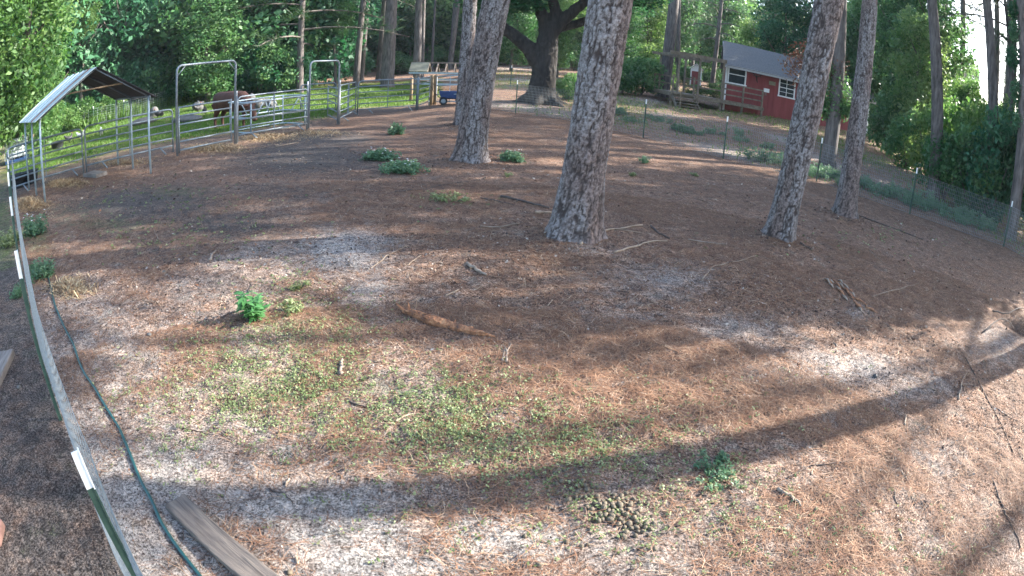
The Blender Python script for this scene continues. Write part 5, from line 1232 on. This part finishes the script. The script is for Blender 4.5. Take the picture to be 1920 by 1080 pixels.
def clump(px, py, rad, h, n, label, mat='weed_blue', flowers=0, size=.05, seed=1, name='weed_clump', grp=None, lean=0.0):
    p = gp(px, py); rng = np.random.default_rng(seed+px); ns = max(5, n//26); sa_ = rng.random(ns)*6.28; sr = rad*np.sqrt(rng.random(ns))*rng.uniform(.5, 1.1, ns); sh = h*rng.uniform(.35, 1.15, ns)*(1-.35*(sr/rad)**2)
    w_ = rng.integers(0, ns, n); t = rng.random(n)**.7; ln = rng.normal(0, .35, (ns, 2))
    C = np.stack([sr[w_]*np.cos(sa_[w_])+ln[w_, 0]*sh[w_]*t+rng.normal(0, size*.55, n), (sr[w_]*np.sin(sa_[w_])+ln[w_, 1]*sh[w_]*t)*.85+rng.normal(0, size*.55, n), sh[w_]*t+.012], 1)
    V, Q, c = leaves(C, size, rng, ratio=.34, tone=.15+.5*t+.25*rng.random(ns)[w_])
    root = empty(name, p); tag(root, label, 'plant', grp); link('foliage', np_mesh('foliage', V, Q, c), M[mat], root)
    mb = MB()
    for k in range(14): mb.tube([(C[k, 0]*.4, C[k, 1]*.4, -.01), tuple(C[k]*[.8, .8, .6]), tuple(C[k])], [.004, .003, .002], 4)
    mb.build('stems', M['weed_blue'], root)
    for k in range(flowers):
        i = rng.integers(0, n); q = C[i]*np.array([1, 1, .3])+np.array([0, 0, h*(.75+.35*rng.random())]); fm = MB()
        for j in range(5): an = j*1.257; fm.ell((math.cos(an)*.010, math.sin(an)*.010, 0), (.010, .007, .004), 6, 4, Matrix.Rotation(an, 3, 'Z'))
        f = fm.build('flower', M['flower'], root, True); f.location = q
clump(712, 299, .46, .22, 1500, 'flowering weed clump nearest the corral, left one of two', flowers=9, size=.075)
clump(752, 322, .50, .22, 1700, 'flowering weed clump in front, right one of two', flowers=10, size=.075)
clump(957, 303, .28, .24, 800, 'pale weed clump right of the leaning pine', flowers=4, size=.08)
clump(1204, 306, .22, .2, 420, 'small round weed right of the thickest pine'); clump(742, 252, .28, .36, 520, 'upright weed on the bare soil before the far panel', size=.1)
clump(952, 333, .08, .08, 60, 'tiny light weed below the pale clump', 'weed'); clump(845, 376, .35, .10, 420, 'low weed mat left of the thickest pine', 'weed', size=.05)
clump(68, 438, .36, .32, 1300, 'white flowered weed clump by the near fence', flowers=8, size=.065); clump(82, 518, .30, .26, 900, 'bushy weed where the hose begins', size=.06)
clump(18, 458, .42, .26, 900, 'weeds growing left of the near fence', 'weed', size=.06); clump(35, 555, .14, .2, 220, 'small weed tuft against the near fence', size=.05)
clump(1185, 330, .10, .14, 120, 'small weed hidden at the right of the thickest pine', 'weed'); clump(1306, 330, .12, .1, 120, 'tiny weed on the needles right of the thickest pine', 'weed')
clump(1345, 880, .20, .07, 420, 'dark leafy weed cluster right of the dung heap', 'weed_blue', size=.028); clump(1340, 905, .16, .05, 260, 'lower part of the leafy weeds right of the dung heap', 'weed_blue', size=.026)
clump(548, 585, .16, .1, 420, 'low weeds right of the bright leafy plant', 'weed', size=.035); clump(560, 540, .12, .07, 240, 'small weed patch behind the bright leafy plant', 'weed', size=.03)
# weedy bank along the right fence
rg = random.Random(61)
for i in range(26):
    t = i/25; px = 1420+t*430+rg.uniform(-10, 10); py = np.interp(px, [1420, 1532, 1706, 1882], [300, 330, 385, 440])+rg.uniform(-10, 6)
    clump(int(px), int(py), rg.uniform(.5, .85), rg.uniform(.3, .6), 700, 'grey green weeds along the right wire fence', 'weed_blue', 0, .085, i, 'fence_weeds', 'weeds along the right wire fence')
for i in range(16):
    px = rg.uniform(1120, 1460); py = np.interp(px, [1100, 1207, 1357, 1480], [218, 240, 275, 300])-rg.uniform(2, 30)
    clump(int(px), int(py), rg.uniform(.3, .7), rg.uniform(.15, .35), 420, 'sparse weeds on the rise below the porch', 'weed_blue', 0, .085, i+50, 'bank_weeds', 'weeds on the rise below the porch')

# ------------------------------------------------------------------ ground cover: needle litter, chips, sprigs, grass, hay
rng = np.random.default_rng(5)
def inside_yard(x, y):
    az = np.degrees(np.arctan2(x, y)); r = np.hypot(x, y); lim = np.where(az < -7, line_r(az, CORRAL), line_r(az, FENCE_R)); return (az > -53.4) & (az < 66) & (r < lim-.1) & (y > 0)
def scatter(n, rmin, rmax, pw=.5, azr=(-58, 66)):
    az = np.radians(rng.uniform(azr[0], azr[1], n)); r = rmin+(rmax-rmin)*rng.random(n)**pw
    return np.sin(az)*r, np.cos(az)*r
def needles(n, rmin, rmax, pw, wid, lmin, lmax):
    x, y = scatter(n, rmin, rmax, pw); sa, so_, gr = masks(x, y)
    keep = inside_yard(x, y) & (rng.random(n) < np.clip(1.15-1.25*sa-.85*so_-.2*gr, .05, 1)*np.clip(sst(.30, .62, fbm(x, y, .7, 41, 4))*1.15+.12, 0, 1))
    x, y = x[keep], y[keep]; m = len(x); a = rng.random(m)*math.pi*2; L = rng.uniform(lmin, lmax, m); w_ = wid*rng.uniform(.7, 1.3, m)
    bend = rng.normal(0, .18, m); P = []
    for t, aa in ((0, 0), (.5, 1), (1, 2)):
        px = x+np.cos(a)*L*(t-.5)-np.sin(a)*L*bend*(4*t*(1-t)); py = y+np.sin(a)*L*(t-.5)+np.cos(a)*L*bend*(4*t*(1-t)); P.append((px, py))
    lift = rng.random((3, m))**2*.022+.003
    z = [T(P[k][0], P[k][1])+lift[k] for k in range(3)]
    nx_, ny_ = -np.sin(a)*w_*.5, np.cos(a)*w_*.5
    V = np.stack([np.stack([P[k][0]+s*nx_, P[k][1]+s*ny_, z[k]], 1) for k in range(3) for s in (-1, 1)], 1).reshape(-1, 3)
    b = np.arange(m)[:, None]*6; Q = np.concatenate([b+np.array([0, 1, 3, 2]), b+np.array([2, 3, 5, 4])])
    pal = np.array([(.22, .115, .068), (.155, .080, .052), (.28, .16, .095), (.36, .24, .155), (.075, .046, .036), (.25, .17, .125), (.46, .35, .25)]); c = pal[rng.choice(len(pal), m, p=[.26, .2, .17, .1, .15, .08, .04])]*rng.uniform(.7, 1.25, (m, 1))*np.array([1.02, .97, .92])
    return V, Q, np.repeat(c, 6, 0)
A = [needles(130000, 1.4, 5.2, .62, .0026, .07, .17), needles(100000, 4.8, 11, .62, .0042, .10, .20), needles(80000, 10, 23, .6, .008, .14, .26)]
V = np.concatenate([a[0] for a in A]); off = np.cumsum([0]+[len(a[0]) for a in A]); Q = np.concatenate([a[1]+o_ for a, o_ in zip(A, off)]); c = np.concatenate([a[2] for a in A])
M['needle_litter'] = colmat('dry_pine_needles', .8)
tag(link('pine_needle_litter', np_mesh('pine_needle_litter', V, Q, c), M['needle_litter']), 'reddish brown pine needle litter over the yard', 'litter', None, 'stuff')
# bark chips, crumbs and dry leaves
xa, ya = scatter(16000, 1.5, 16, .7); xb, yb = scatter(60000, 1.3, 7.5, .8); x, y = np.concatenate([xa, xb]), np.concatenate([ya, yb]); k = inside_yard(x, y); x, y = x[k], y[k]
for (tx, ty), tw in TRUNKS:      # bark flakes shed round the trunks
    q = rng.normal(0, tw*.75, (900, 2)); q = q[np.hypot(q[:, 0], q[:, 1]) > .3]; x = np.concatenate([x, tx+q[:, 0]]); y = np.concatenate([y, ty+q[:, 1]])
m = len(x)
C = np.stack([x, y, T(x, y)+.006], 1); V, Q, cc = leaves(C, .020, rng, up=1.2, ratio=.6, spread=.7)
sc = np.repeat(np.clip(np.hypot(x, y)/5, .55, 2.2)*(.22+1.2*rng.random(m)**2.5), 4)[:, None]; V = np.repeat(C, 4, 0)+(V-np.repeat(C, 4, 0))*sc
pal = np.array([(.05, .035, .03), (.13, .085, .06), (.28, .22, .17), (.42, .36, .30), (.2, .1, .06)]); c = np.repeat(pal[rng.choice(5, m, p=[.36, .28, .15, .08, .13])], 4, 0)
tag(link('bark_crumbs', np_mesh('bark_crumbs', V, Q, c), M['needle_litter']), 'bark crumbs and leaf bits over the yard', 'litter', None, 'stuff')
# low sprigs
WEEDS = [(560, 640, 110, 60, 650), (560, 720, 240, 80, 1500), (420, 760, 140, 60, 500), (900, 760, 120, 45, 420), (1000, 850, 220, 55, 1100), (760, 800, 250, 70, 900), (1150, 800, 150, 40, 350), (1340, 890, 70, 35, 160), (430, 660, 120, 50, 350), (620, 590, 100, 40, 220), (900, 720, 120, 30, 200), (1250, 960, 200, 60, 220), (1600, 1010, 250, 60, 240), (1080, 930, 80, 30, 90), (330, 860, 60, 60, 90), (250, 760, 60, 80, 70), (1350, 760, 300, 80, 110), (320, 440, 220, 40, 260), (300, 370, 180, 30, 200), (830, 375, 60, 12, 80), (1650, 440, 120, 30, 160), (900, 1000, 350, 60, 120), (540, 530, 70, 30, 120)]
X = []; Y = []
for px, py, rx, ry, n in WEEDS:
    c0 = np.array(gp0(px, py)); ax = np.array(gp0(px+rx, py))-c0; ay = np.array(gp0(px, py+ry))-c0; a, b = rng.normal(0, .62, n), rng.normal(0, .62, n)
    X.append(c0[0]+a*ax[0]+b*ay[0]); Y.append(c0[1]+a*ax[1]+b*ay[1])
X = np.concatenate(X+X); Y = np.concatenate(Y+[q for q in Y]); X = X+rng.normal(0, .09, len(X)); Y = Y+rng.normal(0, .09, len(Y)); k = inside_yard(X, Y) & (rng.random(len(X)) < .22+.26*sst(.38, .60, fbm(X, Y, .26, 66, 3))); X, Y = X[k], Y[k]; per = 6
X2 = np.repeat(X, per); Y2 = np.repeat(Y, per); n = len(X2); spr = np.repeat(rng.uniform(.010, .028, len(X)), per); a = rng.random(n)*6.28
X2 = X2+np.cos(a)*spr; Y2 = Y2+np.sin(a)*spr; Zz = T(X2, Y2)+np.repeat(rng.uniform(.010, .036, len(X)), per)*rng.uniform(.4, 1, n)
V, Q, c = leaves(np.stack([X2, Y2, Zz], 1), .0175, rng, up=.9, ratio=.6, tone=np.repeat(.2+.7*rng.random(len(X)), per))
sc = np.repeat(np.clip(np.hypot(X2, Y2)/5, 1, 2.0), 4)[:, None]; Cn = np.repeat(np.stack([X2, Y2, Zz], 1), 4, 0); V = Cn+(V-Cn)*sc
tag(link('weed_sprigs', np_mesh('weed_sprigs', V, Q, c), M['weed']), 'low green weed sprigs scattered over the yard', 'weeds', None, 'stuff')
# grass blades of the pasture and beyond the right fence
def blades(x, y, h, w_, bow=.4):
    n = len(x); a = rng.random(n)*6.28; z = T(x, y); hh = h*rng.uniform(.5, 1.2, n); ca, sa_ = np.cos(a), np.sin(a); b = rng.random(n)*6.28
    V = np.stack([np.stack([x-ca*w_, y-sa_*w_, z-.01], 1), np.stack([x+ca*w_, y+sa_*w_, z-.01], 1), np.stack([x+np.cos(b)*hh*bow, y+np.sin(b)*hh*bow, z+hh], 1)], 1).reshape(-1, 3)
    t = np.clip(.15+.7*fbm(x, y, 3, 71, 3)+.2*(rng.random(n)-.5), 0, 1); return V, np.arange(3*n).reshape(n, 3), np.repeat(np.stack([t]*3, 1), 3, 0)
x, y = scatter(120000, 15, 50, .75, (-58, -8)); sa, so_, gr = masks(x, y); k = rng.random(len(x)) < np.clip(gr*1.3-so_-.2*sa, 0, 1); x, y = x[k], y[k]
k = np.hypot(x, y) > line_r(np.degrees(np.arctan2(x, y)), CORRAL)+.8; x, y = x[k], y[k]
V, Q, c = blades(x, y, .10, .022); tag(link('pasture_grass', np_mesh('pasture_grass', V, Q, c), M['grass']), 'short green pasture grass behind the corral', 'grass', None, 'stuff')
x, y = scatter(90000, 15, 60, .8, (-6, 58)); sa, so_, gr = masks(x, y); k = (rng.random(len(x)) < np.clip(gr*.8, 0, 1)) & (np.hypot(x, y) > line_r(np.degrees(np.arctan2(x, y)), FENCE_R)+.1); x, y = x[k], y[k]
V, Q, c = blades(x, y, .14, .022); tag(link('bank_grass', np_mesh('bank_grass', V, Q, c), M['grass']), 'thin grass on the rise beyond the right fence', 'grass', None, 'stuff')
# tall growth along the far fence
x, y = scatter(26000, 34, 48, 1, (-58, -25)); lf = line_r(np.degrees(np.arctan2(x, y)), [gp0(*q) for q in ((-30, 262), (70, 262), (175, 240), (232, 226), (343, 193), (393, 182), (477, 171), (513, 164))]); k = (np.hypot(x, y) > lf-.2) & (np.hypot(x, y) < lf+6); x, y = x[k], y[k]
V, Q, c = blades(x, y, .75, .07, .35); tag(link('tall_field_growth', np_mesh('tall_field_growth', V, Q, c), M['grass']), 'tall rank growth along the far field fence', 'grass', None, 'stuff')
# hay left by the shelter and before the feeder
def hay(px, py, rx, ry, n, h, label):
    c0 = np.array(gp0(px, py)); ax = np.array(gp0(px+rx, py))-c0; ay = np.array(gp0(px, py+ry))-c0; a, b = rng.normal(0, .5, n), rng.normal(0, .5, n); x = c0[0]+a*ax[0]+b*ay[0]; y = c0[1]+a*ax[1]+b*ay[1]
    z = T(x, y)+h*np.exp(-(a*a+b*b)*1.6)*rng.random(n)+.005; an = rng.random(n)*6.28; L = rng.uniform(.08, .22, n); d = np.stack([np.cos(an)*L, np.sin(an)*L, rng.normal(0, .05, n)], 1)*.5; w_ = np.stack([-np.sin(an), np.cos(an), np.zeros(n)], 1)*.005
    C = np.stack([x, y, z], 1); V = np.stack([C-d-w_, C-d+w_, C+d+w_, C+d-w_], 1).reshape(-1, 3); pal = np.array([(.42, .29, .15), (.30, .19, .10), (.52, .40, .24), (.2, .12, .07)]); c = np.repeat(pal[rng.choice(4, n)]*rng.uniform(.7, 1.2, (n, 1)), 4, 0)
    tag(link('loose_hay', np_mesh('loose_hay', V, np.arange(4*n).reshape(n, 4), c), M['hay']), label, 'hay', None, 'stuff')
hay(55, 385, 35, 12, 2600, .16, 'heap of loose hay at the near shelter legs'); hay(120, 345, 40, 9, 1800, .08, 'loose hay strewn under the shelter'); hay(400, 278, 60, 10, 3000, .08, 'hay strewn under the taller arch'); hay(500, 258, 60, 10, 2600, .06, 'hay strewn round the feeder')
hay(220, 305, 60, 8, 1600, .05, 'hay strewn along the second panel'); hay(590, 250, 60, 8, 1200, .04, 'hay strewn before the smaller arch'); hay(130, 540, 40, 18, 900, .03, 'dry straw patch where the hose begins')


# ------------------------------------------------------------------ thin morning haze over the whole place
m, nt, b, L = newmat('morning_haze'); nt.nodes.remove(b); pv = N(nt, 'ShaderNodeVolumePrincipled'); pv.inputs['Color'].default_value = (.84, .93, 1, 1); pv.inputs['Density'].default_value = .00038; pv.inputs['Anisotropy'].default_value = .2
L.new(pv.outputs[0], nt.nodes['Material Output'].inputs['Volume'])
hz = MB().box((0, 90, 18), (460, 350, 46)).build('haze', m); tag(hz, 'thin pale morning haze', 'haze', None, 'stuff')
